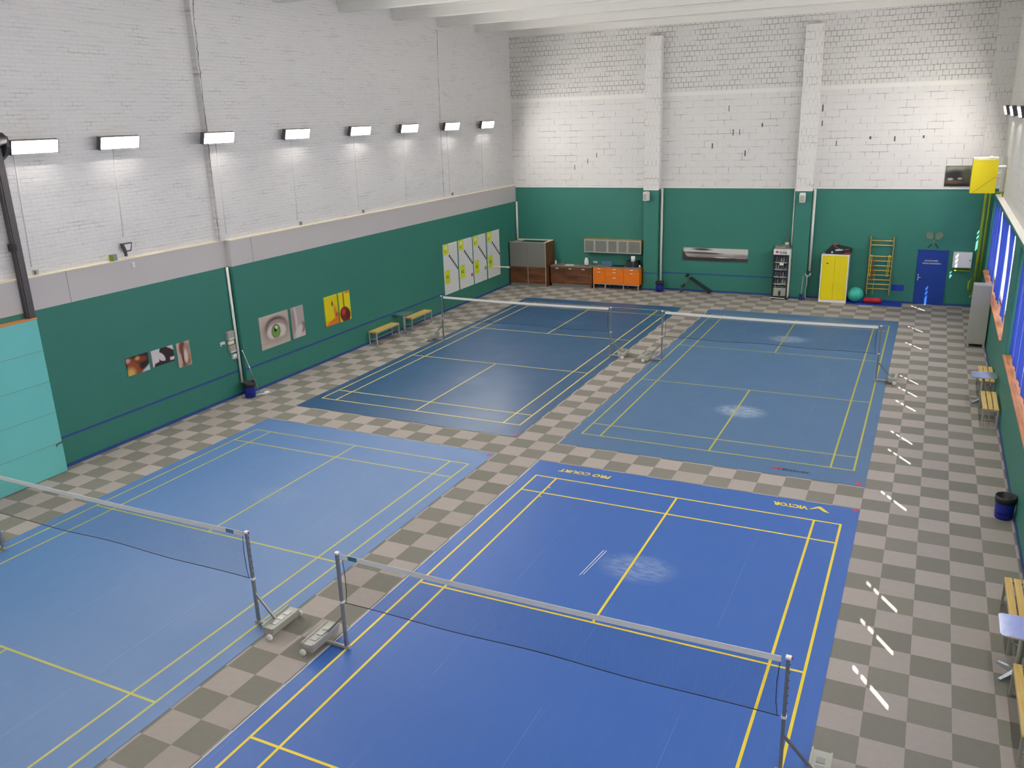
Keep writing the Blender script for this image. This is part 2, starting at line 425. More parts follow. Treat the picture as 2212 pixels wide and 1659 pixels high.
# right wall with three window openings
SILL, HEAD = 1.45, 4.05
WIN = [(15.75, 26.3), (4.2, 14.3), (-8.6, 2.7)]
mb = MB(); lo, hi = XR, 6.30
mb.box(lo, hi, YF, YB+.3, 0, SILL, M_green); mb.box(lo, hi, YF, YB+.3, HEAD, 4.2, M_green)
ed = [YB+.3]+[v for a, b in WIN for v in (b, a)]+[YF]
for i in range(0, len(ed), 2): mb.box(lo, hi, ed[i+1], ed[i], SILL, HEAD, M_green)
wr = struct(mb, 'wall_right')
mb = MB(); mb.box(XRU, 6.30, YF, YB+.3, 4.2, 11.1, M_white_right); struct(mb, 'upper_masonry', wr)
mb = MB(); mb.box(XR-.03, XRU, YF, 25.2, 4.2, 4.225, M_ceil); struct(mb, 'trim_6')
mb = MB(); mb.box(XR-.015, XR, YF, YB, 0, .075, M_bluetape); struct(mb, 'baseboard_right')
mb = MB(); mb.box(-14.2, 6.6, YF-.3, YF, 0, 11.1, M_ceil); struct(mb, 'wall_front')

# ceiling slabs with paired ribs
mb = MB(); mb.box(-14.2, 6.6, YF-.3, YB+.4, ZC, 11.2, M_ceil); ce = struct(mb, 'ceiling')
for k in range(-1, 6):
    y = 11.77+2.965*k
    mb = MB(); mb.box(XU2, XRU, y, y+.15, 10.5, ZC, M_ceil); mb.box(XU2, XRU, y+.185, min(y+.335, YB-.05), 10.5, ZC, M_ceil)
    mb.box(XU2, XRU, y-.06, y, 10.74, ZC, M_ceil)
    struct(mb, 'rib', ce)

# sun travel direction and the open joints of the window sheets
SUN_H = Vector((-.557, .830)); TE = math.tan(math.radians(39.))
XS, XP = 5.95, 6.13
SEAM = {0: [26.07, 25.0, 23.86, 22.76, 19.37, 17.1], 1: [13.27, 12.13, 10.93, 8.55, 7.35, 4.97], 2: [1.28, .14, -1.09]}
ZS = [(2.72, 3.06), (3.13, 3.24), (3.31, 3.41)]
GW = .13
ORD = ['first', 'second', 'third', 'fourth', 'fifth', 'sixth', 'seventh', 'eighth', 'ninth']
WNAME = ['far', 'middle', 'near']
for wi, (ya, yb) in enumerate(WIN):
    wn = bpy.data.objects.new('window_%d' % (wi+1), None); COL.objects.link(wn); wn['kind'] = 'structure'
    mb = MB()
    for (y0, y1, z0, z1) in ((ya, yb, SILL, SILL+.05), (ya, yb, HEAD-.05, HEAD), (ya, ya+.06, SILL, HEAD), (yb-.06, yb, SILL, HEAD)):
        mb.box(XP-.05, XP+.05, y0, y1, z0, z1, M_steel)
    mb.build('window_frame', wn)
    # milky panels everywhere except narrow clear joints
    dy = (XP-XS)/(-SUN_H.x)*SUN_H.y; dz = (XP-XS)/(-SUN_H.x)*TE
    cuts = sorted([(s-dy-GW/2, s-dy+GW/2) for s in SEAM[wi]])
    mb = MB(); y = ya+.05
    for c0, c1 in cuts:
        mb.box(XP, XP+.006, y, c0, SILL+.04, HEAD-.04, M_milky)
        z = SILL+.04
        for z0, z1 in ZS: mb.box(XP, XP+.006, c0, c1, z, z0+dz, M_milky); z = z1+dz
        mb.box(XP, XP+.006, c0, c1, z, HEAD-.04, M_milky); y = c1
    mb.box(XP, XP+.006, y, yb-.05, SILL+.04, HEAD-.04, M_milky)
    mb.build('milky_pane', wn)
    mb = MB(); mb.box(XR-.05, XP-.05, ya, yb, SILL-.03, SILL+.004, M_sill); mb.build('window_sill', wn)
    # blue sheets hung between the joints
    s = sorted(SEAM[wi], reverse=True)
    wide = {22.76: 1.0, 19.37: 1.15, 17.1: .6}
    edges = []; top = yb-.08; gt = 0.
    for q in s:
        edges.append((q+GW/2, top, 0., gt)); gt = wide.get(q, 0.); top = q-GW/2
    edges.append((ya+.02, top, .45 if wi == 0 else 0., gt))
    cnt = 0
    for y0, y1, g0, g1 in edges:
        n = max(1, round((y1-y0-g0-g1)/1.2))
        for k in range(n):
            mb = MB(); N = 12; vs = []; fs = []
            for i in range(N+1):
                off = .02*math.sin(i/N*PI)-.012*math.cos(i/N*4*PI)
                for z, op in ((SILL+.07, .75), (2.0, 1.), (2.6, 1.), (3.3, .8), (3.7, .45), (HEAD-.06, .05)):
                    lo_, hi_ = y0+g0*op, y1-g1*op
                    yy = hi_-(hi_-lo_)*(k+1-i/N)/n
                    vs.append((XS+off*(1 if z < 3.5 else .4), yy, z))
            for i in range(N):
                for j in range(5): a = i*6+j; fs.append((a, a+1, a+7, a+6))
            mb._add(vs, fs, M_sheet, True)
            if wi < 2:
                o = mb.build('blue_sheet'); cnt += 1
                tag(o, 'blue sheet over the %s right wall window, %s from its far end' % (WNAME[wi], ORD[cnt-1]), 'sheet', 'blue sheets hung over the windows')
            else: mb.build('blind', wn)

# blue door in the back wall
d = bpy.data.objects.new('door_1', None); COL.objects.link(d); d['kind'] = 'structure'; d.location = (3.66, YB, 0)
mb = MB(); mb.box(0, .98, -.03, 0, 0, 2.03, M_bluedoor)
mb.box(-.02, 0, -.04, 0, 0, 2.05, M_bluedoor); mb.box(.98, 1.0, -.04, 0, 0, 2.05, M_bluedoor); mb.box(-.02, 1.0, -.04, 0, 2.03, 2.05, M_bluedoor); mb.build('door_leaf', d)
mb = MB(); mb.box(.045, .085, -.045, -.03, .9, 1.15, M_alu); mb.tube([(.065, -.045, 1.03), (.065, -.085, 1.03), (.2, -.085, 1.03)], .011, M_alu); mb.build('door_handle', d)
text_mesh('lettering', 'SOUKROMÉ', .46, .062, M_whitep, d, (.22, -.034, 1.63), (PI/2, 0, 0), .03, .25)
text_mesh('lettering', 'VSTUP ZAKÁZÁN', .62, .060, M_whitep, d, (.16, -.034, 1.53), (PI/2, 0, 0), .03, .25)

# turquoise lifting gate in the left wall
g = bpy.data.objects.new('door_2', None); COL.objects.link(g); g['kind'] = 'structure'
mb = MB(); mb.box(XG1-.02, -12.95, -3.4, 3.04, .01, 3.5, M_turq)
for z in (.7, 1.4, 2.1, 2.8): mb.box(XG1, -12.947, -3.4, 3.04, z, z+.006, M_greypanel)
mb.box(XG1, -12.94, -3.4, 3.05, 3.49, 3.52, M_sill)
mb.build('gate_panel', g)
mb = MB(); mb.tube([(-12.95, 3.05, .71), (-12.90, 3.0, .71), (-12.88, 2.86, .70), (-12.88, 2.85, .66)], .014, M_steeldark); mb.build('latch', g)
mb = MB()
for k in range(4): mb.box(-13.13+k*.03, -13.12+k*.03+.012, 2.90, 3.08, 3.5, 7.05, M_steeldark)
mb.box(-13.14, -13.0, 2.93, 3.05, 3.5, 7.05, M_steeldark); mb.box(-13.14, -12.98, 2.86, 2.95, 4.95, 5.1, M_black)
mb.build('guide_rail', g)
mb = MB(); mb.tube([(-13.0, 2.6, 7.15), (-13.0, 3.12, 7.15)], .15, M_black, 16); mb.prism([(-13.22, 6.72), (-12.98, 6.85), (-12.86, 7.02), (-12.9, 7.22), (-13.22, 7.3)], 3.1, 3.18, M_steeldark); mb.build('gate_motor', g)

# ------------------------------------------------------------------ courts
def rect(mb, x0, x1, y0, y1, z, m): mb.quad((x0,y0,z),(x1,y0,z),(x1,y1,z),(x0,y1,z), m)
COURTS = {  # centre, mat colours, lines, label
 'near_right': ((0, 0), (.028, .112, .40, 1), (.06, .155, .42, 1), .36, .40, M_yellowline, 'nearest right-hand court mat, bright blue with yellow lines and yellow lettering at its far end'),
 'far_right': ((0, 16), (.060, .140, .270, 1), (.10, .18, .31, 1), .40, .75, M_oliveline, 'far right-hand court mat, faded blue with olive lines and black lettering at its near edge'),
 'far_left': ((-7.7, 16), (.022, .080, .185, 1), (.035, .10, .22, 1), .30, .10, M_paleline, 'far left-hand court mat, the darkest blue, shiny near its front edge'),
 'near_left': ((-7.7, 0), (.075, .170, .375, 1), (.12, .23, .43, 1), .42, .10, M_oliveline, 'nearest left-hand court mat, greyish blue beside the turquoise gate'),
}
for key, ((cx, cy), base, worn, rough, wear, lm, lab) in COURTS.items():
    mb = MB(); mm = court_mat_material('vinyl_court_'+key, base, worn, rough, wear)
    mb.box(-3.3, 3.3, -7.45, 7.45, 0, .006, mm)
    if key == 'near_right': mb.box(-3.312, -3.3, -7.45, 7.45, 0, .007, M_trimwhite)
    c = mb.build('court_mat', None, (cx, cy, 0)); tag(c, lab, 'sports floor', 'badminton court mats')
    mb = MB(); z = .0075; h = .02
    D, S, B, L, N = 3.03, 2.57, 6.68, 5.92, 2.0
    for x in (-D, D, -S, S): rect(mb, x-h, x+h, -B-h, B+h, z, lm)
    for y in (-B, B, -L, L, -N, N): rect(mb, -D-h, D+h, y-h, y+h, z+.0003, lm)
    for s in (-1, 1): rect(mb, -h, h, *sorted((s*N, s*B)), z+.0006, lm)
    if key == 'near_right':
        for s in (1,):
            for yy in (5.75, 6.2): rect(mb, -S, -S+.07, s*yy-.015, s*yy+.015, z, lm)
    mb.build('court_lines', c)
    zt = .0085
    if key == 'near_right':
        text_mesh('lettering', 'PRO COURT', 1.16, .15, M_yellowline, c, (-1.53, 7.19, zt), (0, 0, PI), .035, .18)
        text_mesh('lettering', 'VICTOR', .66, .15, M_yellowline, c, (2.41, 7.23, zt), (0, 0, PI), .05, -.1)
        mb = MB(); mb._add([(2.80, 7.07, zt), (2.70, 7.09, zt), (2.58, 7.22, zt), (2.45, 7.12, zt), (2.42, 7.12, zt), (2.57, 7.30, zt), (2.62, 7.30, zt)], [(0, 1, 2, 6), (6, 2, 5), (2, 3, 4, 5)], M_yellowline); mb.build('emblem', c)
        mb = MB()
        for dx in (0, .05): mb.quad((-.69+dx, 3.2+dx, zt), (-.68+dx, 3.2+dx, zt), (-.595+dx, 4.15, zt), (-.61+dx, 4.15, zt), M_trimwhite)
        mb.build('scuff_mark', c)
        text_mesh('court_number', '4', .12, .15, M_redmark, c, (3.29, 7.44, zt), (0, 0, PI), .03)
    elif key == 'far_right':
        text_mesh('lettering', 'Balcar', .56, .12, M_blackmark, c, (1.67, -7.19, zt), (0, 0, 0), .02)
        mb = MB()
        for r0, r1, dx in ((.075, .045, 0), (.055, .02, .06)):
            for k in range(14):
                a, b = 2*PI*k/14, 2*PI*(k+1)/14
                mb.quad(*[(1.53+dx+r*1.2*math.cos(t), -7.13+r*.8*math.sin(t), zt) for r, t in ((r0, a), (r0, b), (r1, b), (r1, a))], M_redmark)
        mb.build('emblem', c)
        text_mesh('court_number', '2', .13, .16, M_redmark, c, (3.12, -7.42, zt), (0, 0, 0), .03)
    elif key == 'far_left': text_mesh('court_number', '1', .07, .16, M_redmark, c, (3.2, -7.42, zt), (0, 0, 0), .03)
    else: text_mesh('court_number', '3', .12, .15, M_redmark, c, (3.27, 7.42, zt), (0, 0, PI), .03)

# net posts on weighted trolleys
def net_post(label, loc, rz):
    t = thing('net_post', label, 'net post', loc, rz, 'badminton net posts')
    mb = MB(); mb.box(-.02, .02, -.02, .02, .012, 1.55, M_steel)
    for k in range(7): mb.box(.02, .028, -.006, .006, .85+k*.1, .866+k*.1, M_steeldark)
    mb.build('pole', t)
    mb = MB(); mb.box(-.03, .03, -.03, .03, 1.53, 1.56, M_whitep, bev=.006); mb.tube([(.03, 0, 1.545), (.05, 0, 1.545)], .012, M_red); mb.build('top_cap', t)
    mb = MB(); mb.box(-.028, .028, -.028, .028, .755, .785, M_whitep); mb.build('collar', t)
    mb = MB(); mb.box(-.06, .34, -.022, .022, .008, .048, M_grey); mb.build('base_bar', t)
    mb = MB(); mb.bar((.012, 0, .52), (.36, 0, .15), .03, .03, M_steel); mb.build('brace', t)
    mb = MB(); v = []
    y0, y1 = -.25, .35
    mb._add([(.33,y0,.055),(.49,y0,.055),(.49,y1,.055),(.33,y1,.055),(.30,y0,.17),(.52,y0,.17),(.52,y1,.17),(.30,y1,.17)],
            [(0,3,2,1),(4,5,6,7),(0,1,5,4),(1,2,6,5),(2,3,7,6),(3,0,4,7)], M_grey)
    mb.box(.295, .315, y0, y1, .168, .20, M_grey); mb.box(.505, .525, y0, y1, .168, .185, M_grey)
    for yy in (-.14, .0, .14): mb.box(.36, .46, yy, yy+.09, .17, .178, M_steel)
    mb.build('weight_box', t)
    for yy in (y0-.045, y1+.045):
        mb = MB(); mb.lathe([(.01, -.018), (.046, -.018), (.05, -.01), (.05, .01), (.046, .018), (.01, .018)], M_whitew, 18, M=Matrix.Translation((.47, yy, .057)) @ Matrix.Rotation(PI/2, 4, 'X'))
        mb.tube([(.47, yy-.0, .057), (.47, yy+(.05 if yy < 0 else -.05), .057)], .01, M_steeldark); mb.build('wheel', t)
    return t
first = None
PLAB = {'near_right': 'nearest right-hand court', 'far_right': 'far right-hand court', 'far_left': 'far left-hand court', 'near_left': 'nearest left-hand court'}
for key, (c, *_r) in COURTS.items():
    for sx, side in ((1, 'right'), (-1, 'left')):
        lab = 'net post on white wheels at the %s end of the %s' % (side, PLAB[key])
        loc = (c[0]+sx*3.03, c[1], .008); rz = 0 if sx > 0 else PI
        if first is None: first = net_post(lab, loc, rz)
        else: place_copy(first, loc, rz, lab)
    n = thing('badminton_net', 'thin dark badminton net with white top tape across the %s' % PLAB[key], 'net', (c[0], c[1], 0), 0, 'badminton nets')
    W = 2.955
    mb = MB(); N = 24; vs = []; fs = []
    zt = lambda x: 1.524+.022*(x/W)**2
    zb = lambda x: .775+.018*math.cos(x*2.2)*(1-(x/W)**2)
    for i in range(N+1):
        x = -W+2*W*i/N; vs += [(x, 0, zb(x)), (x, 0, zt(x)-.05)]
    for i in range(N): a = 2*i; fs.append((a, a+2, a+3, a+1))
    mb._add(vs, fs, M_net); mb.build('net_mesh', n)
    mb = MB(); vs = []; fs = []
    for i in range(N+1):
        x = -W+2*W*i/N; z = zt(x); vs += [(x, -.005, z-.07), (x, -.003, z+.004), (x, .003, z+.004), (x, .005, z-.07)]
    for i in range(N):
        for k in range(3): a = 4*i+k; fs.append((a, a+1, a+5, a+4))
    mb._add(vs, fs, M_nettape); mb.build('top_tape', n)
    mb = MB(); mb.tube([(-W-.02+2*(W+.02)*i/40, 0, zb(max(-W, min(W, -W+2*W*i/40)))) for i in range(41)], .006, M_cord, 6); mb.build('bottom_cord', n)
    for s in (-1, 1):
        mb = MB(); mb.tube([(s*W, 0, .78), (s*(W-.025), 0, .95), (s*(W-.03), 0, 1.2), (s*(W-.01), 0, 1.48)], .0045, M_cord, 6); mb.build('side_cord', n)
    if key in ('near_right', 'near_left'):
        xx = -2.77 if key == 'near_right' else 2.7
        mb = MB(); mb.box(xx-.075, xx+.075, -.0065, .0065, zt(xx)-.066, zt(xx), M_teal_label if key == 'near_right' else M_bluemark); mb.build('tape_label', n)

# ------------------------------------------------------------------ lamps
def wall_lamp(label, loc, rz):
    t = thing('wall_lamp', label, 'lamp', loc, rz, 'lit wall lamps')
    R = Matrix.Rotation(math.radians(15), 4, 'X')
    mb = MB(); mb.box(-.54, .54, .0, .09, -.14, .14, M_steeldark, R); mb.box(-.545, -.525, -.03, .09, -.145, .145, M_steeldark, R); mb.box(.525, .545, -.03, .09, -.145, .145, M_steeldark, R); mb.build('housing', t)
    mb = MB(); mb.box(-.52, .52, -.012, -.002, -.12, .12, M_lamp, R); mb.build('diffuser', t)
    for bx in (-.28, .28): mb = MB(); mb.box(bx-.02, bx+.02, .05, .25, -.03, .03, M_steel); mb.build('bracket', t)
    return t
LY = [3.78, 5.91, 8.83, 11.93, 15.04, 17.95, 20.95, 23.89]
lamp0 = None
for i, y in enumerate(LY):
    lab = 'lit lamp high on the left wall, %s from the near end' % ORD[i]
    loc = (XU2+.25 if y > 8.7 else XU1+.25, y, 6.99)
    if lamp0 is None: lamp0 = wall_lamp(lab, loc, PI/2)
    else: place_copy(lamp0, loc, PI/2, lab)
for i, y in enumerate([24.2, 21.3, 18.2, 15.1, 12.0, 8.9, 5.9, 2.9]):
    place_copy(lamp0, (XRU-.25, y, 6.95), -PI/2, 'lit lamp high on the right wall, %s from the back wall' % ORD[i])
for y in (.8, -2.2, -5.2):  # extra lamps added out of view to brighten the foreground
    place_copy(lamp0, (XU1+.25, y, 6.99), PI/2, 'added unseen lamp extending the left wall row, closer than the left picture edge')
    place_copy(lamp0, (XRU-.25, y-.9, 6.95), -PI/2, 'added unseen lamp extending the right wall row, beyond the right picture edge')
# cables dropping from the left lamps
for i, (y, yb_) in enumerate([(3.45, 3.35), (5.9, 5.78), (8.95, 8.9), (11.92, 11.84), (15.0, 14.93), (17.95, 17.82), (21.0, 20.95), (23.8, 23.7)]):
    x = (XU2 if y > 8.7 else XU1)+.006
    mb = MB(); mb.tube([(x, y, 6.85), (x, (y+yb_)/2+.01, 5.9), (x, yb_, 4.86 if i == 1 else 4.54)], .012, M_ceil, 6); o = mb.build('lamp_cable')
    tag(o, 'thin cable down the left wall below the %s lamp from the near end' % ORD[i], 'cable', 'cables below the left wall lamps')
for i, (y, z) in enumerate([(3.41, 4.43), (11.95, 4.44), (15.15, 4.45), (21.12, 4.47)]):
    x = XU2 if y > 8.7 else XU1
    mb = MB(); mb.box(x, x+.05, y-.05, y+.05, z-.06, z+.04, M_grey); mb.box(x+.05, x+.06, y-.05, y-.02, z-.05, z+.03, M_steeldark); o = mb.build('junction_box')
    tag(o, 'small cable box on the ledge of the left wall, %s from the near end' % ORD[i], 'cable box', 'cable boxes on the left ledge')
t = thing('floodlight', 'small dark floodlight on the left wall above the grey band', 'lamp', (XU1, 5.75, 4.62), PI/2)
mb = MB(); mb.prism([(-.14, .1), (.14, .1), (.08, -.1), (-.08, -.1)], -.14, -.05, M_steeldark); mb.build('housing', t)
mb = MB(); mb.quad((-.1, -.145, .075), (.1, -.145, .075), (.05, -.145, -.07), (-.05, -.145, -.07), M_whitep); mb.build('glass', t)
mb = MB(); mb.box(-.02, .02, -.06, 0, -.22, -.06, M_steeldark); mb.build('bracket', t)
mb = MB(); mb.box(XU1, XU1+.1, 5.32, 5.44, 4.36, 4.5, M_steel); mb.box(XU1, XU1+.11, 5.30, 5.33, 4.36, 4.5, M_olive)
tag(mb.build('sensor_box'), 'small grey box on the ledge just left of the floodlight', 'box')
mb = MB(); mb.box(XG1, XG1+.06, 5.80, 5.86, 4.12, 4.25, M_whitep, bev=.01); tag(mb.build('motion_sensor'), 'small white sensor on the grey band under the floodlight', 'sensor')

# ------------------------------------------------------------------ left wall pictures
def canvas(name, label, y0, y1, z0, z1, x, m, group, cat='picture'):
    mb = MB(); mb.box(0, y1-y0, -.03, 0, 0, z1-z0, m)
    o = mb.build(name, None, (x, y0, z0), PI/2); return tag(o, label, cat, group)
G1 = 'photo canvases near the turquoise gate'
canvas('picture_canvas', 'picture of brown arms and dark shapes, leftmost of the three small wall pictures', 5.17, 5.82, 1.58, 2.02, XG1,
    art('print_brown_arms', lin((40, 24, 18)), [('e', .3, .45, .22, .75, .5, (150, 70, 36), .5), ('e', .62, .75, .3, .16, -.2, (130, 50, 28), .5), ('e', .1, .1, .22, .32, 0, (210, 170, 90), .6), ('e', .5, .85, .1, .1, 0, (200, 160, 80), .7), ('h', 1., -.9, .62, (200, 200, 205), .08), ('e', .78, .38, .25, .16, .5, (22, 16, 14), .4), ('e', .05, .85, .12, .12, 0, (190, 160, 150), .4)]), G1)
canvas('picture_canvas', 'black and white picture with two pale ovals, middle of the three small wall pictures', 5.92, 6.61, 1.60, 2.01, XG1,
    art('print_pale_ovals', lin((44, 22, 20)), [('h', -1., .35, -.05, (205, 198, 200), .03), ('h', 1., .9, 1.62, (206, 190, 198), .03), ('e', .2, .4, .1, .3, .1, (212, 200, 205), .12), ('e', .42, .48, .13, .33, .35, (212, 200, 205), .12), ('b', .8, 1., .1, .3, (205, 195, 200), .03), ('e', .35, .08, .25, .16, 0, (30, 26, 28), .2), ('b', .3, .36, .6, 1., (206, 198, 200), .02)]), G1)
canvas('picture_canvas', 'tall beige picture with brown figures, rightmost of the three small wall pictures', 6.72, 7.15, 1.36, 2.0, XG1,
    art('print_beige_figures', lin((190, 168, 158)), [('e', .42, .78, .24, .3, -.3, (112, 58, 28), .4), ('e', .75, .72, .3, .2, .3, (160, 132, 124), .5), ('e', .38, .45, .1, .4, 0, (120, 62, 36), .5), ('e', .85, .3, .12, .3, 0, (172, 120, 60), .6), ('e', .55, .12, .3, .12, .2, (130, 78, 50), .5), ('e', .62, .4, .14, .28, 0, (208, 196, 194), .4)]), G1)
canvas('picture_canvas', 'large canvas of a wide open green eye with dark lashes', 9.60, 10.83, 1.09, 2.04, XG2,
    art('print_green_eye', lin((192, 178, 164)), [('e', .52, .50, .46, .36, -.05, (150, 132, 122), .45), ('e', .55, .60, .36, .30, -.06, (62, 48, 44), .22), ('e', .57, .55, .35, .27, -.08, (164, 138, 138), .18), ('e', .55, .44, .33, .25, -.10, (210, 198, 190), .14), ('e', .525, .46, .155, .215, 0, (48, 60, 28), .08), ('e', .525, .46, .14, .195, 0, (112, 150, 62), .14), ('e', .51, .51, .05, .075, 0, (18, 22, 14), .15), ('e', .55, .57, .045, .05, 0, (205, 215, 210), .3), ('e', .42, .2, .4, .06, .05, (172, 156, 146), .6)]), 'eye picture canvases')
canvas('picture_canvas', 'narrow canvas of pale skin and hair just right of the green eye', 10.96, 11.53, 1.10, 2.04, XG2,
    art('print_pale_skin', lin((176, 164, 158)), [('e', .3, .7, .14, .4, .2, (206, 192, 188), .6), ('e', .15, .6, .12, .4, 0, (150, 136, 128), .6), ('h', .6, -1., .1, (205, 190, 190), .1), ('e', .85, .3, .2, .16, .6, (132, 104, 90), .4), ('e', .5, .2, .35, .15, .4, (208, 198, 198), .4)]), 'eye picture canvases')
canvas('picture_canvas', 'yellow canvas with an orange figure, left half of the yellow pair', 12.56, 13.21, 1.10, 2.04, XG2,
    art('print_yellow_figure', lin((228, 208, 4)), [('e', .58, .72, .06, .09, 0, (110, 60, 10), .3), ('e', .8, .38, .12, .28, .3, (214, 140, 20), .5), ('e', .9, .25, .14, .14, 0, (190, 70, 20), .4), ('h', .25, -1., -.05, (222, 120, 20), .03), ('b', 0., 1., .13, .15, (180, 110, 10), .01)]), 'yellow picture canvases')
canvas('picture_canvas', 'yellow canvas with a dark red pentagon, right half of the yellow pair', 13.29, 13.88, 1.09, 2.04, XG2,
    art('print_red_pentagon', lin((226, 214, 4)), [('b', .36, .46, .45, 1., (150, 80, 14), .02), ('e', .48, .22, .46, .27, -.15, (112, 24, 16), .10), ('e', .35, .32, .16, .1, 0, (190, 60, 30), .4), ('e', .7, .2, .2, .18, 0, (84, 16, 16), .3), ('e', .8, .97, .25, .05, 0, (220, 130, 20), .5)]), 'yellow picture canvases')

# tournament boards
def board(i, y0, y1, label, extra):
    t = thing('score_board', label, 'board', (XG2, y0, .65), PI/2, 'tournament ladder boards')
    W = y1-y0; H = 1.97
    mb = MB(); mb.box(0, W, -.02, 0, 0, H, M_whitep)
    for k in range(1, 16): mb.box(.02, W-.02, -.0208, -.02, k*H/16, k*H/16+.004, M_grey)
    mb.build('panel', t)
    mb = MB(); mb.box(0, .36*W, -.023, -.02, H-.40, H, M_lime); mb.box(.12*W, .26*W, -.0235, -.023, H-.2, H-.06, M_paper); mb.box(.08*W, .16*W, -.0235, -.023, H-.32, H-.24, M_orange); mb.build('yellow_header', t)
    mb = MB(); mb.box(.04*W, .38*W, -.023, -.02, .42, .95, M_lime); mb.box(.1*W, .3*W, -.0235, -.023, .71, .735, M_black); mb.box(.1*W, .3*W, -.0235, -.023, .64, .665, M_black); mb.build('yellow_note', t)
    mb = MB()
    for k in range(7):
        x = .38*W+k*.62*W/7; z = H-.44-k*.093
        mb.box(x, x+.075*W, -.023, -.02, z-.10, z, M_black)
    mb.build('ladder_marks', t)
    if extra: mb = MB(); mb.box(.84*W, .95*W, -.023, -.02, extra[1], extra[1]+.14, extra[0]); mb.build('sticker', t)
M_lime = mat('lime_yellow_card', (206, 222, 20), .6, var=.05)
for i, (y0, y1) in enumerate([(20.03, 21.13), (21.24, 22.38), (22.48, 23.59), (23.72, 24.87)]):
    board(i, y0, y1, ['white ladder board with a yellow corner, nearest of the four on the left wall', 'white ladder board with a red sticker, second of the four on the left wall', 'white ladder board with a green sticker, third of the four on the left wall', 'white ladder board beside the kitchen corner, farthest of the four on the left wall'][i], [None, (M_redmark, .36), (M_olive, .44), None][i])
mb = MB(); mb.tube([(XG2+.02, 24.0, 1.12), (-12.35, 24.25, 1.09)], .028, M_cream); mb.tube([(-12.35, 24.25, 1.09), (-12.2, 24.3, 1.08)], .034, M_whitep)
tag(mb.build('wall_tube'), 'short cream tube sticking out of the left wall over the last ladder board', 'pipe')

# left wall corner pipe, switches, bin and mop
mb = MB(); mb.tube([(XG1+.05, 8.80, 3.63), (XG1+.05, 8.80, 1.7), (XG1+.05, 8.80, .35)], .035, M_trimwhite, 12); tag(mb.build('down_pipe'), 'white pipe running down the left wall at the corner step behind a bin', 'pipe')
def wallbox(name, label, y0, y1, z0, z1, d, m, m2=None, cat='wall box'):
    t = thing(name, label, cat, (XG1, (y0+y1)/2, z0), PI/2, 'boxes on the left wall beside the white pipe'); w = (y1-y0)/2; h = z1-z0
    mb = MB(); mb.box(-w, w, -d, 0, 0, h, m, bev=.006); mb.build('body', t)
    mb = MB(); mb.box(-w*.8, w*.8, -d-.004, -d, h*.06, h*(.35 if m2 else .2), m2 or M_whitep); mb.build('cover', t)
wallbox('switch_box', 'grey fuse box on the left wall, topmost of the boxes by the white pipe', 8.46, 8.70, 1.66, 1.90, .10, M_grey)
wallbox('switch_box', 'cream switch box on the left wall under the grey fuse box', 8.50, 8.70, 1.53, 1.63, .06, M_cream)
wallbox('switch_box', 'large grey switch box on the left wall under the cream switch box', 8.48, 8.70, 1.30, 1.51, .10, M_grey)
wallbox('socket_box', 'white power socket, lowest of the boxes by the white pipe', 8.58, 8.72, 1.10, 1.24, .07, M_whitep, M_grey)
wallbox('thermostat', 'small white thermostat left of the switch boxes', 8.22, 8.38, 1.55, 1.66, .04, M_whitep, M_black)
def bin_(label, loc, r=.17, h=.43):
    t = thing('waste_bin', label, 'bin', loc, 0, 'blue waste bins')
    mb = MB(); mb.lathe([(.01, .0), (r*.82, .0), (r*.88, .05), (r*.98, h-.02), (r, h), (r*.93, h), (r*.9, .1), (.01, .1)], M_bluep, 24); mb.build('bucket', t)
    mb = MB(); mb.lathe([(r*.90, h-.12), (r*1.015, h-.12), (r*1.03, h-.05), (r*1.03, h+.006), (r*.92, h+.006), (r*.85, h-.10)], M_black, 24); mb.build('bin_liner', t)
    return t
b0 = bin_('blue bin with black liner on the floor under the white pipe of the left wall', (-12.76, 8.72, 0))
place_copy(b0, (5.68, 8.08, 0), 0, 'blue bin with black liner standing by the right wall')
b2 = place_copy(b0, (-6.10, 26.22, 0), 0, 'blue bin beside the first pillar of the back wall')
t = thing('floor_mop', 'flat mop leaning against the left wall beside the blue bin', 'mop', (-12.68, 9.0, 0))
mb = MB(); mb.tube([(0, 0, .06), (-.27, -.18, 1.32)], .013, M_alu, 8); mb.build('handle', t)
mb = MB(); mb.box(-.07, .07, -.28, .28, 0, .03, M_paper, Matrix.Rotation(-.5, 4, 'Z'), bev=.008); mb.build('mop_head', t)
mb = MB(); mb.box(-.055, .055, -.13, .13, .03, .06, M_mopblue, Matrix.Rotation(-.5, 4, 'Z'), bev=.008); mb.build('mop_plate', t)

# ------------------------------------------------------------------ benches and bar tables
def bench(label, loc, L, rz):
    t = thing('bench', label, 'bench', loc, rz, 'slatted benches along the walls')
    for k in (-1, 0, 1):
        mb = MB(); mb.box(-L/2, L/2, k*.118-.048, k*.118+.048, .42, .45, M_pine_y, bev=.005); mb.build('slat', t)
    mb = MB()
    for x in (-L/2+.04, 0, L/2-.04): mb.box(x-.0175, x+.0175, -.165, .165, .385, .42, M_grey)
    mb.box(-L/2+.04, L/2-.04, -.165, -.14, .385, .42, M_grey); mb.box(-L/2+.04, L/2-.04, .14, .165, .385, .42, M_grey); mb.build('seat_frame', t)
    for sx in (-1, 1):
        for sy in (-1, 1):
            x, y = sx*(L/2-.04), sy*.15
            mb = MB(); mb.box(x-.0175, x+.0175, y-.0175, y+.0175, 0, .39, M_grey); mb.build('leg', t)
    mb = MB(); mb.tube([(-L/2+.04, 0, .18), (L/2-.04, 0, .18)], .011, M_grey, 8)
    for sx in (-1, 1): mb.tube([(sx*(L/2-.04), -.15, .18), (sx*(L/2-.04), .15, .18)], .011, M_grey, 8)
    mb.build('stretcher', t)
    return t
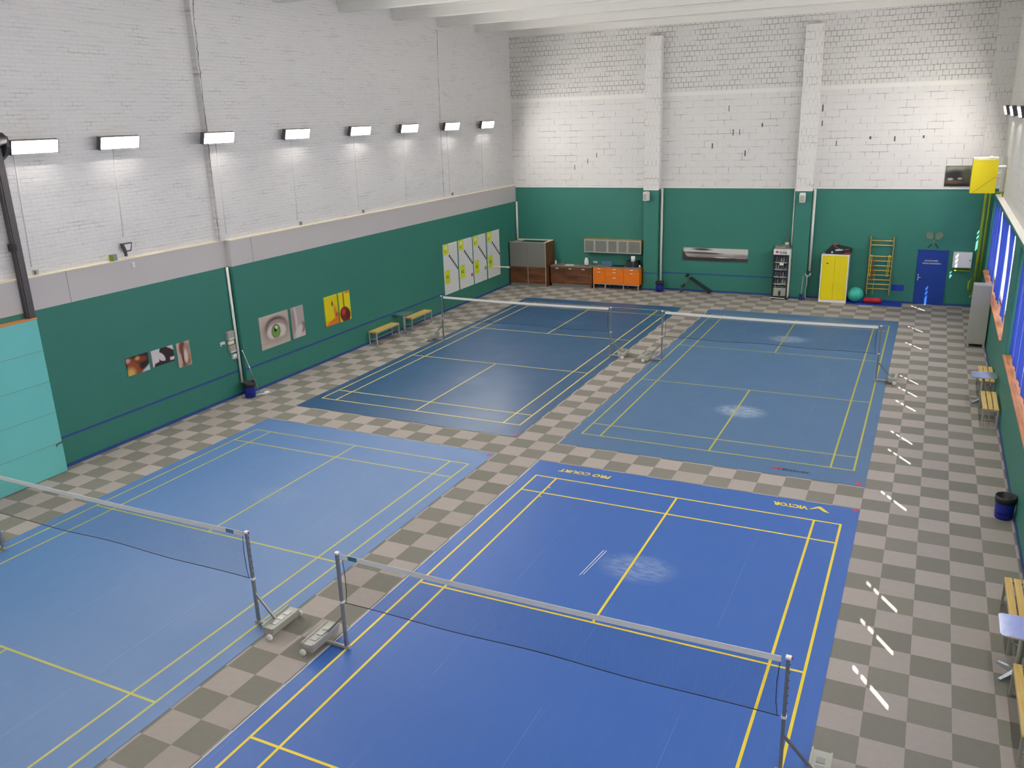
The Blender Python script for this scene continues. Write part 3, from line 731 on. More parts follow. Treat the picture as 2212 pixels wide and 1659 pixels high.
bn = bench('wooden bench at the left wall, nearer of the two', (-12.76, 15.42, 0), 1.44, PI/2)
place_copy(bn, (-12.74, 17.62, 0), PI/2, 'wooden bench at the left wall, farther of the two')
place_copy(bn, (5.655, 16.1, 0), -PI/2, 'wooden bench at the right wall, farthest one, partly behind the bar table')
place_copy(bn, (5.64, 13.78, 0), -PI/2, 'wooden bench at the right wall just in front of the far bar table')
place_copy(bn, (5.645, 4.18, 0), -PI/2, 'wooden bench at the right wall just behind the near bar table')
place_copy(bn, (5.62, 1.88, 0), -PI/2, 'wooden bench at the right edge of the picture, closest to the viewer')
def bar_table(label, loc):
    t = thing('bar_table', label, 'table', loc, 0, 'aluminium bar tables')
    mb = MB(); s = .285; pts = []
    for cx, cy, a0 in ((s-.06, s-.06, 0), (-s+.06, s-.06, PI/2), (-s+.06, -s+.06, PI), (s-.06, -s+.06, 1.5*PI)):
        for k in range(6): a = a0+PI/2*k/5; pts.append((cx+.06*math.cos(a), cy+.06*math.sin(a)))
    n = len(pts); v = [(x, y, .70) for x, y in pts]+[(x, y, .722) for x, y in pts]
    mb._add(v, [tuple(range(n-1, -1, -1)), tuple(range(n, 2*n))]+[(i, (i+1) % n, (i+1) % n+n, i+n) for i in range(n)], M_alu); mb.build('table_top', t)
    mb = MB(); mb.tube([(0, 0, .06), (0, 0, .7)], .035, M_grey, 14); mb.build('pedestal', t)
    for k in range(4):
        a = PI/4+k*PI/2; mb = MB(); c, s_ = math.cos(a), math.sin(a)
        mb._add([(c*.03-s_*.03, s_*.03+c*.03, .0), (c*.03+s_*.03, s_*.03-c*.03, .0), (c*.30+s_*.02, s_*.30-c*.02, 0), (c*.30-s_*.02, s_*.30+c*.02, 0),
                 (c*.03-s_*.03, s_*.03+c*.03, .09), (c*.03+s_*.03, s_*.03-c*.03, .09), (c*.30+s_*.02, s_*.30-c*.02, .03), (c*.30-s_*.02, s_*.30+c*.02, .03)],
                [(0,3,2,1),(4,5,6,7),(0,1,5,4),(1,2,6,5),(2,3,7,6),(3,0,4,7)], M_alu); mb.build('foot', t)
    return t
tb = bar_table('aluminium pedestal table between the two benches at the left wall', (-12.64, 16.50, 0))
place_copy(tb, (5.53, 15.0, 0), 0, 'shiny aluminium table at the right wall between the two far benches')
place_copy(tb, (5.57, 3.04, 0), 0, 'shiny aluminium table at the right edge of the picture, nearest the viewer')

# ------------------------------------------------------------------ back wall: kitchen corner
t = thing('tall_cabinet', 'tall grey and brown cabinet filling the left corner of the back wall', 'cabinet', (-12.94, 25.78, 0))
W = 1.82; Dp = YB-25.78-.01
mb = MB(); mb.box(0, .03, 0, Dp, 0, 1.93, M_black); mb.build('side_panel', t)
mb = MB(); mb.box(W-.03, W, 0, Dp, 0, 1.95, M_zebrano); mb.build('side_panel', t)
mb = MB(); mb.box(.03, W-.03, .03, .05, 0, .13, M_greypanel); mb.build('plinth', t)
for k in (0, 1):
    x0 = .03+k*(W-.06)/2; x1 = x0+(W-.06)/2
    mb = MB(); mb.box(x0+.004, x1-.004, 0, .025, .13, .86, M_zebrano); mb.build('lower_door', t)
    mb = MB(); mb.box(x0+.004, x1-.004, 0, .025, .865, 1.93, M_greypanel); mb.build('upper_panel', t)
mb = MB(); mb.box(W/2-.012, W/2+.012, -.006, 0, .1, .86, M_grey); mb.box(W-.06, W-.03, -.006, .0, 0, 1.93, M_grey); mb.box(.03, W-.03, -.004, .04, 1.93, 1.96, M_grey)
mb.box(.03, W-.03, Dp-.06, Dp, 1.93, 1.97, M_cream); mb.box(W-.16, W-.03, .03, Dp-.06, 1.93, 1.96, M_cream); mb.box(.03, .4, .03, Dp-.06, 1.90, 1.93, M_grey); mb.build('edge_trim', t)
mb = MB(); mb.box(.03, W-.03, .03, Dp-.06, 1.55, 1.58, M_black); mb.build('inner_shelf', t)

t = thing('kitchen_counter', 'dark striped wood kitchen counter with grey worktop beside the tall cabinet', 'cabinet', (-11.05, 26.02, 0))
W = 1.96; Dp = YB-26.02-.005
mb = MB(); mb.box(.05, W-.06, .04, Dp, 0, .14, M_greypanel); mb.build('plinth', t)
mb = MB(); mb.box(0, W-.06, .02, Dp, .14, .90, M_zebrano); mb.box(W-.08, W, 0, Dp, 0, .93, M_zebrano); mb.build('carcass', t)
for k in range(3):
    x0 = .03+k*.615; mb = MB(); mb.box(x0, x0+.605, 0, .02, .15, .89, M_zebrano); p = mb.build('door', t)
    mb = MB(); mb.box(x0+.24, x0+.37, -.02, .0, .80, .83, M_whitep); mb.build('handle', p)
mb = MB(); mb.box(0, W, -.02, Dp, .90, .94, M_counter); mb.build('worktop', t)
t = thing('orange_cabinet', 'orange drawer cabinet on a steel leg frame left of the first pillar', 'cabinet', (-9.04, 26.04, 0))
W = 2.09; Dp = YB-26.04-.005
mb = MB(); mb.box(0, W, .02, Dp, .24, .93, M_orange); mb.build('carcass', t)
mb = MB(); mb.box(-.01, W+.01, -.01, Dp, .93, .965, M_counter); mb.build('worktop', t)
mb = MB(); mb.box(0, W, .02, .06, .20, .24, M_grey); mb.box(0, W, Dp-.05, Dp-.01, .20, .24, M_grey); mb.build('leg_frame', t)
for x in (.03, .56, 1.38, W-.05):
    for y in (.02, Dp-.06):
        mb = MB(); mb.box(x-.02, x+.02, y, y+.04, 0, .2, M_grey); mb.build('leg', t)
for x0, x1, cuts in ((.005, .56, (.79, .93)), (.57, 1.38, (.56, .79, .93)), (1.39, W-.005, (.79, .93))):
    zs = [.245]+list(cuts)
    for k, (a, b) in enumerate(zip(zs[:-1], zs[1:])):
        mb = MB(); mb.box(x0, x1, 0, .02, a+.003, b-.003, M_orange); p = mb.build('drawer' if b-a < .4 else 'door', t)
        xm = (x0+x1)/2; mb = MB(); mb.box(xm-.07, xm+.07, -.022, 0, b-.07, b-.042, M_whitep); mb.build('handle', p)
t = thing('wall_cabinet', 'long wall cabinet with five frosted doors above the orange cabinet', 'cabinet', (-9.56, 26.345, 1.52))
W = 2.58; H = .56; Dp = YB-26.345-.005
mb = MB(); mb.box(0, W, .02, Dp, 0, H, M_beech); mb.box(-.01, W+.01, .0, Dp, H, H+.02, M_beech); mb.build('carcass', t)
xs = [0, .48, 1.07, 1.53, 1.98, W]
for k in range(5):
    a, b = xs[k], xs[k+1]; mb = MB(); f = .045
    mb.box(a+.004, b-.004, 0, .02, 0, f, M_grey); mb.box(a+.004, b-.004, 0, .02, H-f, H, M_grey); mb.box(a+.004, a+f, 0, .02, f, H-f, M_grey); mb.box(b-f, b-.004, 0, .02, f, H-f, M_grey); p = mb.build('door', t)
    mb = MB(); mb.box(a+f, b-f, .008, .014, f, H-f, M_frost); mb.build('glass_pane', p)
# things on the counters
t = thing('kettle', 'white kettle on the dark counter under the left end of the wall cabinet', 'kettle', (-9.42, 26.28, .94))
mb = MB(); mb.lathe([(.01, 0), (.10, 0), (.105, .02), (.10, .03)], M_black, 20); mb.build('base', t)
mb = MB(); mb.lathe([(.01, .03), (.085, .03), (.10, .10), (.09, .22), (.065, .32), (.045, .36), (.01, .37)], M_whitep, 20); mb.build('body', t)
mb = MB(); mb.tube([(.07, .0, .32), (.15, 0, .30), (.15, 0, .14), (.09, 0, .09)], .013, M_black, 8); mb.build('handle', t)
mb = MB(); mb.lathe([(.01, .37), (.04, .37), (.03, .395), (.01, .40)], M_black, 16); mb.build('lid', t)
mb = MB(); mb.box(-.20, .18, -.16, .16, 0, .004, M_paper, Matrix.Rotation(.1, 4, 'Z')); tag(mb.build('paper_sheet', None, (-10.22, 26.28, .94)), 'white sheet of paper lying on the dark kitchen counter', 'paper')
mb = MB(); mb.tube([(0, 0, 0), (0, 0, .2), (0, -.04, .24), (0, -.12, .22)], .014, M_alu, 8); mb.lathe([(.01, 0), (.04, 0), (.03, .03), (.01, .03)], M_alu, 14); tag(mb.build('tap', None, (-10.66, 26.5, .94)), 'small steel tap at the back of the dark counter', 'tap')
mb = MB(); mb.lathe([(.01, 0), (.045, 0), (.05, .1), (.03, .14), (.015, .16), (.015, .19), (.01, .19)], M_whitep, 16); tag(mb.build('soap_bottle', None, (-10.92, 26.35, .94)), 'white soap bottle on the dark counter next to the tall cabinet', 'bottle')
mb = MB(); mb.box(0, .2, -.03, 0, 0, .09, M_whitep, bev=.006); mb.box(.03, .08, -.034, -.03, .02, .07, M_grey); mb.box(.12, .17, -.034, -.03, .02, .07, M_grey); tag(mb.build('socket', None, (-9.27, YB, 1.0)), 'white double socket on the green wall right of the kettle', 'socket')
t = thing('microwave', 'black microwave at the right end of the orange cabinet', 'microwave', (-7.62, 26.28, .965))
mb = MB(); mb.box(0, .52, 0, .34, 0, .26, M_black, bev=.008); mb.build('body', t)
mb = MB(); mb.box(.02, .38, -.008, 0, .02, .24, M_glassdark); mb.build('door', t)
mb = MB(); mb.box(.40, .50, -.006, 0, .03, .23, M_black); mb.box(.42, .48, -.008, -.006, .18, .21, M_glassdark); mb.build('control_panel', t)
t = thing('table_lamp', 'small lamp with a white shade standing before the microwave', 'lamp', (-7.26, 26.14, .965))
mb = MB(); mb.lathe([(.01, 0), (.06, 0), (.055, .015), (.01, .02)], M_alu, 16); mb.build('base', t)
mb = MB(); mb.tube([(0, 0, .015), (0, 0, .30)], .008, M_alu, 8); mb.build('stem', t)
mb = MB(); mb.lathe([(.01, .28), (.085, .28), (.085, .50), (.01, .50)], M_paper, 20); mb.build('lamp_shade', t)
mb = MB(); mb.lathe([(.01, 0), (.035, 0), (.04, .1), (.036, .1), (.032, .01), (.01, .01)], M_whitep, 14); tag(mb.build('cup', None, (-7.02, 26.3, .965)), 'pale cup right of the microwave on the orange cabinet', 'cup')
mb = MB(); mb.box(-.27, .27, -.17, .17, 0, .012, M_black); mb.box(-.27, .27, -.17, -.155, .012, .03, M_black); mb.box(-.27, .27, .155, .17, .012, .03, M_black); tag(mb.build('tray', None, (-8.0, 26.35, .965)), 'black tray on the middle of the orange cabinet', 'tray')
mb = MB(); mb.box(-.24, .24, -.012, .012, 0, .16, M_bluemark); tag(mb.build('cutting_board', None, (-8.62, 26.64, .965)), 'bluish board leaning on the wall behind the orange cabinet', 'board')

# pipes on the back wall
mb = MB(); mb.tube([(-6.19, 26.60, 4.25), (-6.19, 26.60, .0)], .055, M_trimwhite, 12); tag(mb.build('down_pipe'), 'white down pipe on the right side of the first back wall pillar', 'pipe')
mb = MB(); mb.tube([(-.165, 26.55, 4.25), (-.165, 26.55, 1.1)], .055, M_trimwhite, 12); tag(mb.build('down_pipe'), 'white down pipe on the right side of the second back wall pillar', 'pipe')
mb = MB(); mb.tube([(-.90, 26.62, 4.25), (-.90, 26.62, 0)], .03, M_trimwhite, 10); tag(mb.build('down_pipe'), 'thin white pipe in the corner left of the second pillar above the drinks fridge', 'pipe')
mb = MB(); mb.tube([(-12.90, 26.62, 3.63), (-12.90, 26.62, 1.985)], .05, M_trimwhite, 12); tag(mb.build('down_pipe'), 'white pipe in the left corner of the hall above the tall cabinet', 'pipe')
# cable coil on the second pillar
t = thing('cable_coil', 'white cable coil hanging below the pipe on the second pillar', 'cable', (-.20, 26.36, 0))
mb = MB()
for r_, off in ((.085, 0), (.10, .015), (.075, -.015)):
    mb.tube([(r_*math.cos(a)+.02, -.035+off, 1.02+r_*math.sin(a)) for a in [PI*.95+1.15*PI*k/14 for k in range(15)]], .014, M_cable, 6)
mb.build('coil', t)
mb = MB(); mb.tube([(.0, -.03, .93), (.0, -.05, .6), (-.03, -.06, .35), (-.02, -.07, .1), (.03, -.10, .012)], .014, M_cable, 6); mb.build('hanging_end', t)
t = thing('window_squeegee', 'grey pole with a blue head standing on the floor by the second pillar', 'broom', (-.36, 26.12, 0))
mb = MB(); mb.tube([(0, 0, .03), (.02, .12, .95)], .013, M_grey, 8); mb.build('pole', t)
mb = MB(); mb.box(-.07, .07, -.03, .03, 0, .25, mat('dark_blue_plastic', (20, 40, 84), .5)); mb.build('head', t)

def speaker(label, x, rz):
    t = thing('wall_speaker', label, 'speaker', (x, 26.35, 3.78), 0, 'white wall speakers')
    R = Matrix.Rotation(rz, 4, 'Z')
    mb = MB(); mb.prism([(-.10, 0), (.10, 0), (.11, .28), (.09, .36), (-.09, .36), (-.11, .28)], -.24, -.06, M_whitep)
    for v in mb.bm.verts: v.co = R @ v.co
    mb.build('cabinet', t)
    mb = MB(); mb.box(-.085, .085, -.246, -.24, .02, .27, M_grey, R); mb.build('grille', t)
    mb = MB(); mb.box(-.02, .02, -.08, 0, .14, .22, M_whitep); mb.build('bracket', t)
speaker('white loudspeaker on the first pillar of the back wall', -6.68, -.45)
speaker('white loudspeaker on the second pillar of the back wall', -.56, .0)

mb = MB(); mb.box(0, 2.68, -.03, 0, 0, .52, art('print_panorama', lin((205, 202, 196)), [
    ('h', -.05, -1., -.64, (176, 172, 166), .02), ('e', .3, .60, .3, .09, -.06, (84, 76, 76), .25), ('e', .3, .90, .14, .1, -.1, (70, 66, 66), .5), ('e', .45, .34, .36, .17, -.06, (140, 132, 126), .5),
    ('e', .92, .42, .16, .13, 0, (140, 134, 132), .3), ('h', .0, -1., -.27, (48, 40, 42), .05), ('h', -1., -.10, -.10, (54, 50, 52), .03), ('h', .9, -1., .62, (58, 52, 56), .04), ('e', .6, .3, .1, .05, 0, (200, 198, 190), .6)]))
tag(mb.build('panorama_picture', None, (-5.27, YB, 1.31)), 'wide black and white panorama print on the green back wall', 'picture')

# drinks fridge
t = thing('drinks_fridge', 'tall glass-door drinks fridge with a white lettered header', 'fridge', (-1.47, 25.98, 0))
W = .62; Dp = .6
mb = MB(); mb.box(0, .02, .04, Dp, .06, 1.99, M_black); mb.box(W-.03, W, .02, Dp, .06, 1.99, M_trimwhite); mb.box(.02, W-.03, Dp-.02, Dp, .06, 1.99, M_black); mb.box(0, W, .04, Dp, 1.97, 2.0, M_grey); mb.box(0, W, .02, Dp, .06, .10, M_black); mb.build('carcass', t)
mb = MB(); mb.box(.0, W-.03, 0, .04, 1.78, 1.99, M_whitep); h = mb.build('header', t)
text_mesh('lettering', 'Kofola', .28, .13, M_blackmark, h, (.22, -.003, 1.815), (PI/2, 0, 0), .02, .3)
mb = MB(); mb.ball((.13, -.001, 1.885), .06, .003, .045, M_redmark); mb.build('emblem', h)
mb = MB(); f = .05
mb.box(0, f, 0, .035, .1, 1.78, M_black); mb.box(W-.03-f, W-.03, 0, .035, .1, 1.78, M_black); mb.box(f, W-.03-f, 0, .035, .1, .14, M_black); mb.box(f, W-.03-f, 0, .035, 1.72, 1.78, M_black); mb.box(.25, .40, -.003, .001, 1.37, 1.47, M_paper); dr = mb.build('door', t)
mb = MB(); gl = NT('clear_fridge_glass'); a_ = gl.n('ShaderNodeBsdfTransparent'); b_ = gl.n('ShaderNodeBsdfGlossy'); b_.inputs[1].default_value = .05; m_ = gl.n('ShaderNodeMixShader'); m_.inputs[0].default_value = .07
gl.l(a_.outputs[0], m_.inputs[1]); gl.l(b_.outputs[0], m_.inputs[2]); gl.l(m_.outputs[0], gl.out.inputs[0])
mb.box(f, W-.03-f, .012, .016, .14, 1.72, gl.m); mb.build('glass_pane', dr)
SZ = [.42, .60, .88, 1.17, 1.45]
for z in SZ: mb = MB(); mb.box(.03, W-.04, .05, Dp-.03, z, z+.02, M_whitep); mb.build('shelf', t)
mb = MB(); mb.box(.06, W-.07, .05, .07, .10, .41, mat('pale_fridge_panel', (168, 178, 160), .5)); mb.ball((.3, .045, .25), .05, .02, .11, M_black); mb.build('kick_panel', t)
mb = MB(); mb.tube([(-.10, -.10, .02), (.03, .0, .07), (W-.1, .0, .05)], .018, M_cable, 6); mb.box(0, W, .02, Dp, 0, .06, M_black); mb.build('base', t)
BCOL = [(150, 150, 120), (60, 90, 110), (110, 70, 60), (120, 160, 60), (90, 90, 90), (140, 110, 90), (70, 50, 90)]
bt = None; k = 0
for si, z in enumerate(SZ[:]):
    for xi in range(5):
        if si == 0 and xi % 2: continue
        m = mat('bottle_colour_%d' % (k % 7), BCOL[(k+si) % 7], .25)
        mb = MB(); hh = .19 if si != 0 else .12
        mb.lathe([(.008, 0), (.033, 0), (.034, hh*.6), (.028, hh*.75), (.012, hh*.9), (.012, hh), (.008, hh)], m, 12)
        o = mb.build('bottle', None, (-1.47+.10+xi*.095, 26.12, z+.021))
        tag(o, 'bottle in the drinks fridge, %s from the left on the %s shelf from the bottom' % (ORD[xi], ORD[si]), 'bottle', 'bottles in the drinks fridge'); k += 1
# box and clutter on top of the fridge
t = thing('carton', 'grey brown carton lying on top of the drinks fridge', 'box', (-1.24, 26.16, 2.0))
mb = MB(); mb.box(-.19, .19, -.15, .15, 0, .10, mat('grey_cardboard', (140, 130, 126), .8)); mb.build('body', t)
mb = MB(); mb.box(-.1, .08, -.05, .05, .1, .104, M_black); mb.build('slot', t)
mb = MB(); mb.lathe([(.01, 0), (.06, 0), (.09, .10), (.085, .10), (.055, .01), (.01, .01)], M_whitep, 16); pot = thing('potted_plant', 'small plant in a white pot on the fridge top near the pillar', 'plant', (-1.06, 26.48, 2.10)); mb.build('pot', pot)
mb = MB()
for k in range(9):
    a = k*2.4; r_ = .05+.06*random.random(); h_ = .12+.14*random.random()
    p0 = Vector((0, 0, .08)); p1 = Vector((r_*math.cos(a), r_*math.sin(a), .08+h_)); s_ = Vector((-math.sin(a), math.cos(a), 0))*.012
    mb.quad(p0-s_, p0+s_, p1+s_*.4, p1-s_*.4, mat('dry_leaf', (120, 128, 84), .7))
mb.build('leaves', pot)
mb = MB(); mb.box(-.30, .06, -.14, .12, 0, .10, M_greypanel); tag(mb.build('storage_box', None, (-1.0, 26.48, 2.0)), 'flat grey box under the small plant on the fridge top', 'box')

# sit-up bench
t = thing('situp_bench', 'black sloping sit-up bench leaning low before the green back wall', 'exercise bench', (-5.3, 26.45, 0))
mb = MB(); R = Matrix.Translation((.86, 0, .34)) @ Matrix.Rotation(math.radians(32), 4, 'Y'); mb.box(-.50, .50, -.15, .15, -.035, .035, M_blackfab, R, bev=.015); mb.build('pad', t)
mb = MB(); mb.bar((1.27, 0, .05), (.32, 0, .62), .04, .04, M_steeldark); mb.bar((.42, 0, .57), (.08, 0, .03), .035, .035, M_steeldark); mb.bar((.08, -.2, .022), (.08, .2, .022), .04, .04, M_black); mb.bar((1.27, -.2, .022), (1.27, .2, .022), .04, .04, M_black); mb.build('frame', t)
for x, z in ((.30, .70), (.14, .26)):
    mb = MB(); mb.tube([(x, -.17, z), (x, .17, z)], .05, M_blackfab, 12); mb.build('foam_roller', t)
mb = MB(); mb.bar((.30, 0, .70), (.36, 0, .60), .03, .03, M_steeldark); mb.build('roller_arm', t)

# yellow locker and bag
t = thing('yellow_locker', 'yellow two-door locker with pale frame standing before the back wall', 'locker', (.31, 26.02, 0))
W = 1.0; Dp = .5
mb = MB(); mb.box(0, W, .02, Dp, .0, 1.86, M_grey)
mb.box(0, .04, 0, .02, 0, 1.86, M_trimwhite); mb.box(W-.04, W, 0, .02, 0, 1.86, M_trimwhite); mb.box(.04, W-.04, 0, .02, 1.81, 1.86, M_trimwhite); mb.box(.04, W-.04, 0, .02, 0, .10, M_trimwhite); mb.build('carcass', t)
for k in (0, 1):
    mb = MB(); mb.box(.043+k*(W-.08)/2, .037+(k+1)*(W-.08)/2, -.004, .018, .105, 1.805, M_yellow); p = mb.build('door', t)
    if k == 0: mb = MB(); mb.box(.20, .27, -.02, -.004, 1.5, 1.53, M_black, bev=.004); mb.build('handle', p)
t = thing('sports_bag', 'black racket bag with red and white patches lying on the yellow locker', 'bag', (.40, 26.27, 1.862))
mb = MB(); pr = [(0, .02), (.08, 0), (.86, 0), (.97, .06), (.98, .18), (.90, .24), (.72, .24), (.52, .31), (.40, .36), (.27, .36), (.18, .25), (.06, .12)]
mb.prism([(x, z) for x, z in pr], -.15, .15, M_blackfab); bmesh.ops.bevel(mb.bm, geom=mb.bm.edges[:], offset=.025, segments=2, affect='EDGES'); mb.build('body', t)
mb = MB(); mb.prism([(.62, .004), (.86, .004), (.93, .09), (.78, .07)], -.158, -.148, M_red); mb.prism([(.27, .31), (.40, .31), (.42, .36), (.29, .365)], -.12, .12, mat('coral_fabric', (226, 92, 72), .7)); mb.build('red_panel', t)
mb = MB(); mb.box(.24, .30, -.160, -.15, .03, .10, M_whitep); mb.box(.40, .66, -.160, -.15, .07, .13, M_whitep, Matrix.Rotation(-.12, 4, 'Y')); mb.build('white_print', t)
mb = MB(); mb.tube([(.30, -.14, .33), (.5, -.19, .22), (.7, -.19, .17), (.86, -.14, .2)], .014, M_greypanel, 8); mb.build('strap', t)

# wall bars with elastic bands
t = thing('wall_bars', 'wooden wall bars ladder on the green wall beside the blue door', 'wall bars', (1.98, YB-.12, 0))
for x in (0, .80):
    mb = MB(); mb.box(x-.02, x+.02, -.04, .12, .30, 2.50, M_beech); mb.build('side_rail', t)
for z in (2.36, 2.19, 1.77, 1.59, 1.41, 1.23, 1.05, .87, .70, .52):
    mb = MB(); mb.tube([(.0, -.01, z), (.80, -.01, z)], .018, M_pine_y, 10); mb.build('rung', t)
M_band_y = mat('yellow_elastic', (220, 214, 70), .6); M_band_o = mat('orange_elastic', (176, 84, 40), .6); M_band_g = mat('green_elastic', (150, 190, 70), .6)
def strap(label, x0, z0, x1, z1, m, w, loop=0):
    mb = MB(); y = YB-.12-.055
    for k in range(loop+1):
        o_ = k*.05; mb.bar((x0+o_, y+.004*k, z0), (x1+o_*1.2, y-.02, z1), w, .006, m)
    mb.bar((x0-.01, y+.02, z0+.008), (x0+loop*.05+.01, y+.02, z0+.008), .05, .03, m)
    tag(mb.build('elastic_band'), label, 'elastic band', 'elastic bands on the wall bars')
strap('yellow elastic band hanging at the left side of the wall bars', 2.02, 1.79, 1.99, 1.0, M_band_y, .03, 1)
strap('orange brown elastic band hanging at the left of the wall bars', 2.10, 1.62, 2.06, .75, M_band_o, .05, 1)
strap('yellow elastic band hanging at the right side of the wall bars', 2.66, 1.79, 2.62, 1.02, M_band_y, .035, 1)
strap('long green elastic cord hanging from the middle rung of the wall bars', 2.22, 1.24, 2.20, .30, M_band_g, .02)
mb = MB(); mb.box(1.33, 3.27, 25.90, 26.66, 0, .02, M_bluemat, bev=.006); tag(mb.build('exercise_mat'), 'blue exercise mat on the floor under the wall bars', 'mat')
mb = MB(); mb.ball((1.62, 26.30, .312), .29, .29, .29, M_tealball, 32, 20); tag(mb.build('exercise_ball'), 'teal exercise ball beside the yellow locker', 'ball')
mb = MB(); mb.tube([(1.93, 26.24, .128), (1.95, 26.24, .128), (2.53, 26.26, .128), (2.55, 26.26, .128)], [.09, .108, .108, .09], M_red, 20); tag(mb.build('foam_roll'), 'red foam roll lying on the blue mat', 'roll')
mb = MB(); mb.box(2.85, 3.28, YB-.012, YB, .46, .69, M_bluemat); tag(mb.build('wall_board'), 'small blue board on the green wall right of the wall bars', 'board')

# crossed rackets above the door
def racket(label, cx, cz, ang, yy):
    t = thing('badminton_racket', label, 'racket', (cx, yy, cz), 0, 'crossed rackets'); t.rotation_euler = (0, ang, 0)
    mb = MB(); mb.tube([(.115*math.cos(2*PI*k/24), 0, .25+.14*math.sin(2*PI*k/24)) for k in range(25)], .008, mat('old_brass', (150, 140, 80), .4, .4), 6); mb.build('frame', t)
    mb = MB()
    for k in range(-4, 5):
        w = .14*math.sqrt(max(0, 1-(k*.024/.115)**2)); mb.bar((k*.024, 0, .25-w), (k*.024, 0, .25+w), .0025, .0025, M_cream)
        w = .115*math.sqrt(max(0, 1-(k*.029/.14)**2)); mb.bar((-w, 0, .25+k*.029), (w, 0, .25+k*.029), .0025, .0025, M_cream)
    mb.build('strings', t)
    mb = MB(); mb.tube([(0, 0, .11), (0, 0, -.12)], .007, M_beech, 8); mb.build('shaft', t)
    mb = MB(); mb.tube([(0, 0, -.12), (0, 0, -.32)], .014, M_black, 8); mb.build('handle', t)
racket('old racket above the blue door, leaning to the left', 4.11, 2.38, math.radians(-36), YB-.02)
racket('old racket above the blue door, leaning to the right', 4.13, 2.38, math.radians(36), YB-.045)

# white wall cabinet with shelf
t = thing('first_aid_cabinet', 'white metal wall cabinet right of the blue door', 'cabinet', (4.82, YB-.18, 1.46))
mb = MB(); mb.box(0, .61, 0, .18, 0, .56, M_trimwhite, bev=.006); mb.build('body', t)
mb = MB(); mb.box(.012, .598, -.015, 0, .012, .53, M_whitep); p = mb.build('door', t)
mb = MB(); mb.box(.53, .58, -.03, -.015, .27, .30, M_black); mb.build('handle', p)
mb = MB(); mb.box(.08, .62, 0, .18, -.12, -.09, M_olive); tag(mb.build('wall_shelf', None, (4.82, YB-.18, 1.46)), 'narrow olive shelf under the white wall cabinet', 'shelf')

# tall grey locker, olive pipes, yellow heater, framed photo
t = thing('tall_locker', 'tall light grey locker standing at the right wall near the far corner', 'locker', (5.33, 20.62, 0))
mb = MB(); mb.box(0, .49, 0, .5, .10, 1.93, M_grey); mb.box(0, .06, 0, .06, 0, .1, M_grey); mb.box(.43, .49, 0, .06, 0, .1, M_grey); mb.box(0, .06, .44, .5, 0, .1, M_grey); mb.box(.43, .49, .44, .5, 0, .1, M_grey); mb.box(.06, .43, .2, .22, 0, .1, M_black); mb.build('carcass', t)  # black sheet between the feet stands in for shade under the locker
mb = MB(); mb.box(.01, .48, -.012, 0, .12, 1.92, M_grey); mb.build('side_sheet', t)
for i, (x, y, r_, z0) in enumerate([(5.60, 26.45, .05, .5), (5.74, 26.5, .04, 1.0)]):
    mb = MB(); mb.tube([(x+.02*0, y, 4.15), (x, y, 2.5), (x, y, z0)], r_, M_olive, 12)
    if i == 0: mb.tube([(5.60, 26.45, .52), (5.60, 26.40, .45), (5.50, 26.30, .45)], r_, M_olive, 12)
    tag(mb.build('heating_pipe'), ['thicker olive heating pipe in the far right corner, left one', 'thinner olive heating pipe in the far right corner, right one'][i], 'pipe', 'olive heating pipes')
mb = MB(); mb.tube([(5.50, 26.4, 1.05), (5.43, 26.32, 1.0), (5.42, 26.3, .85), (5.43, 26.3, .72), (5.50, 26.35, .66)], .045, M_olive, 12); tag(mb.build('pipe_bend'), 'olive pipe bend behind the tall grey locker', 'pipe')
t = thing('yellow_heater', 'yellow box heater hung high on the right wall near the far corner', 'heater', (5.0, 24.2, 4.34))
mb = MB(); mb.box(0, .74, 0, .55, 0, 1.12, M_yellow, bev=.01); mb.build('body', t)
mb = MB(); mb.box(.0, .74, -.006, .55, 1.07, 1.14, M_cream); mb.ball((.52, .1, 1.15), .06, .06, .05, M_cream); mb.build('top_edge', t)
mb = MB(); mb.bar((.08, -.004, .02), (.72, -.004, .55), .006, .006, M_black); mb.build('cable', t)
mb = MB(); mb.bar((.74, .1, .03), (1.02, .1, .03), .04, .04, M_olive); mb.bar((.98, .1, .03), (.98, .1, -.14), .04, .04, M_olive); mb.build('bracket', t)
mb = MB(); mb.tube([(.72, .12, .82), (.80, .10, .84), (.92, .0, .85), (.99, -.02, .85)], [.03, .05, .06, .03], M_whitep, 12); mb.tube([(.72, .12, .62), (.79, .10, .63), (.86, .05, .64)], [.03, .05, .04], M_whitep, 12); mb.build('flue_pipe', t)
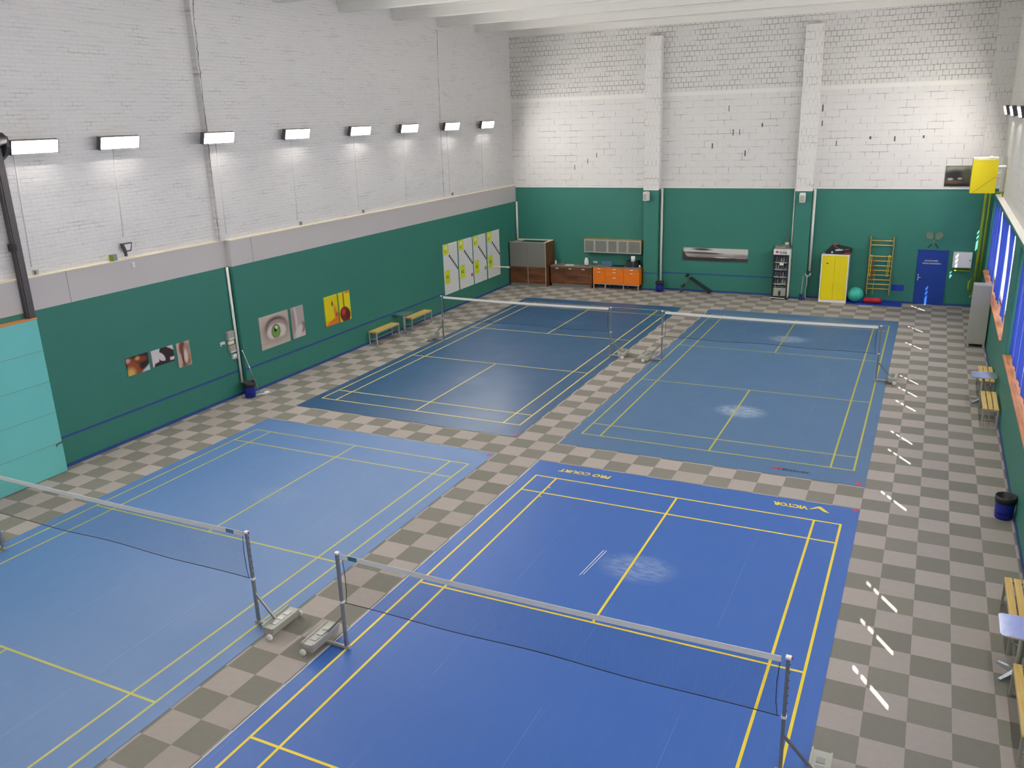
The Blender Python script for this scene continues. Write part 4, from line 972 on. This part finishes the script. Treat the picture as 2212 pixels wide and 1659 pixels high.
mb = MB(); mb.box(0, .88, -.03, 0, 0, .72, art('print_forest_group', lin((66, 64, 54)), [('b', 0., 1., .75, 1., (150, 150, 136), .15), ('e', .4, .5, .35, .3, 0, (38, 38, 40), .5), ('e', .2, .35, .1, .06, 0, (180, 180, 176), .5), ('e', .55, .38, .08, .05, 0, (170, 170, 166), .5), ('b', 0., 1., 0., .14, (30, 22, 22), .06), ('e', .8, .6, .2, .3, 0, (78, 80, 56), .5), ('e', .3, .22, .3, .08, 0, (110, 80, 50), .6)]))
tag(mb.build('group_photo', None, (4.24, YB, 4.36)), 'dark framed photo on the white masonry behind the yellow heater', 'picture')

# ------------------------------------------------------------------ light and camera
w = bpy.data.worlds.new('sky'); SC.world = w; w.use_nodes = True
bg = w.node_tree.nodes['Background']; bg.inputs[0].default_value = (.55, .72, 1., 1); bg.inputs[1].default_value = 1.2
s = bpy.data.lights.new('sun', 'SUN'); s.energy = 26.; s.angle = math.radians(.3); s.color = (1., .96, .9)
so = bpy.data.objects.new('sun', s); COL.objects.link(so)
dv = Vector((SUN_H.x*math.cos(math.radians(39)), SUN_H.y*math.cos(math.radians(39)), -math.sin(math.radians(39))))
so.rotation_euler = dv.to_track_quat('-Z', 'Y').to_euler(); so.location = (20, -10, 20)

cam = bpy.data.cameras.new('camera'); co = bpy.data.objects.new('camera', cam); COL.objects.link(co); SC.camera = co
cam.sensor_fit = 'HORIZONTAL'; cam.sensor_width = 36.; cam.lens = 1831.31*36./2212.; cam.clip_end = 200
r = Vector((0.8996693722986389, 0.43535379612075537, -0.03258976451312452)); dn = Vector((0.10286440269948086, -0.2839348174785673, -0.953309988451129)); f = Vector((-0.424280491190736, 0.8543114722550906, -0.3002298672155843))
M = Matrix.Identity(4)
for i in range(3): M[i][0] = r[i]; M[i][1] = -dn[i]; M[i][2] = -f[i]
M[0][3], M[1][3], M[2][3] = 3.93058, -8.35134, 7.25959
co.matrix_world = M
SC.view_settings.view_transform = 'Standard'; SC.view_settings.look = 'None'; SC.view_settings.exposure = .08; SC.view_settings.gamma = 1.; SC.view_settings.use_curve_mapping = False
SC.cycles.use_denoising = True; SC.cycles.diffuse_bounces = 5; SC.cycles.max_bounces = 10; SC.cycles.transparent_max_bounces = 16
SC.cycles.sample_clamp_indirect = 6.
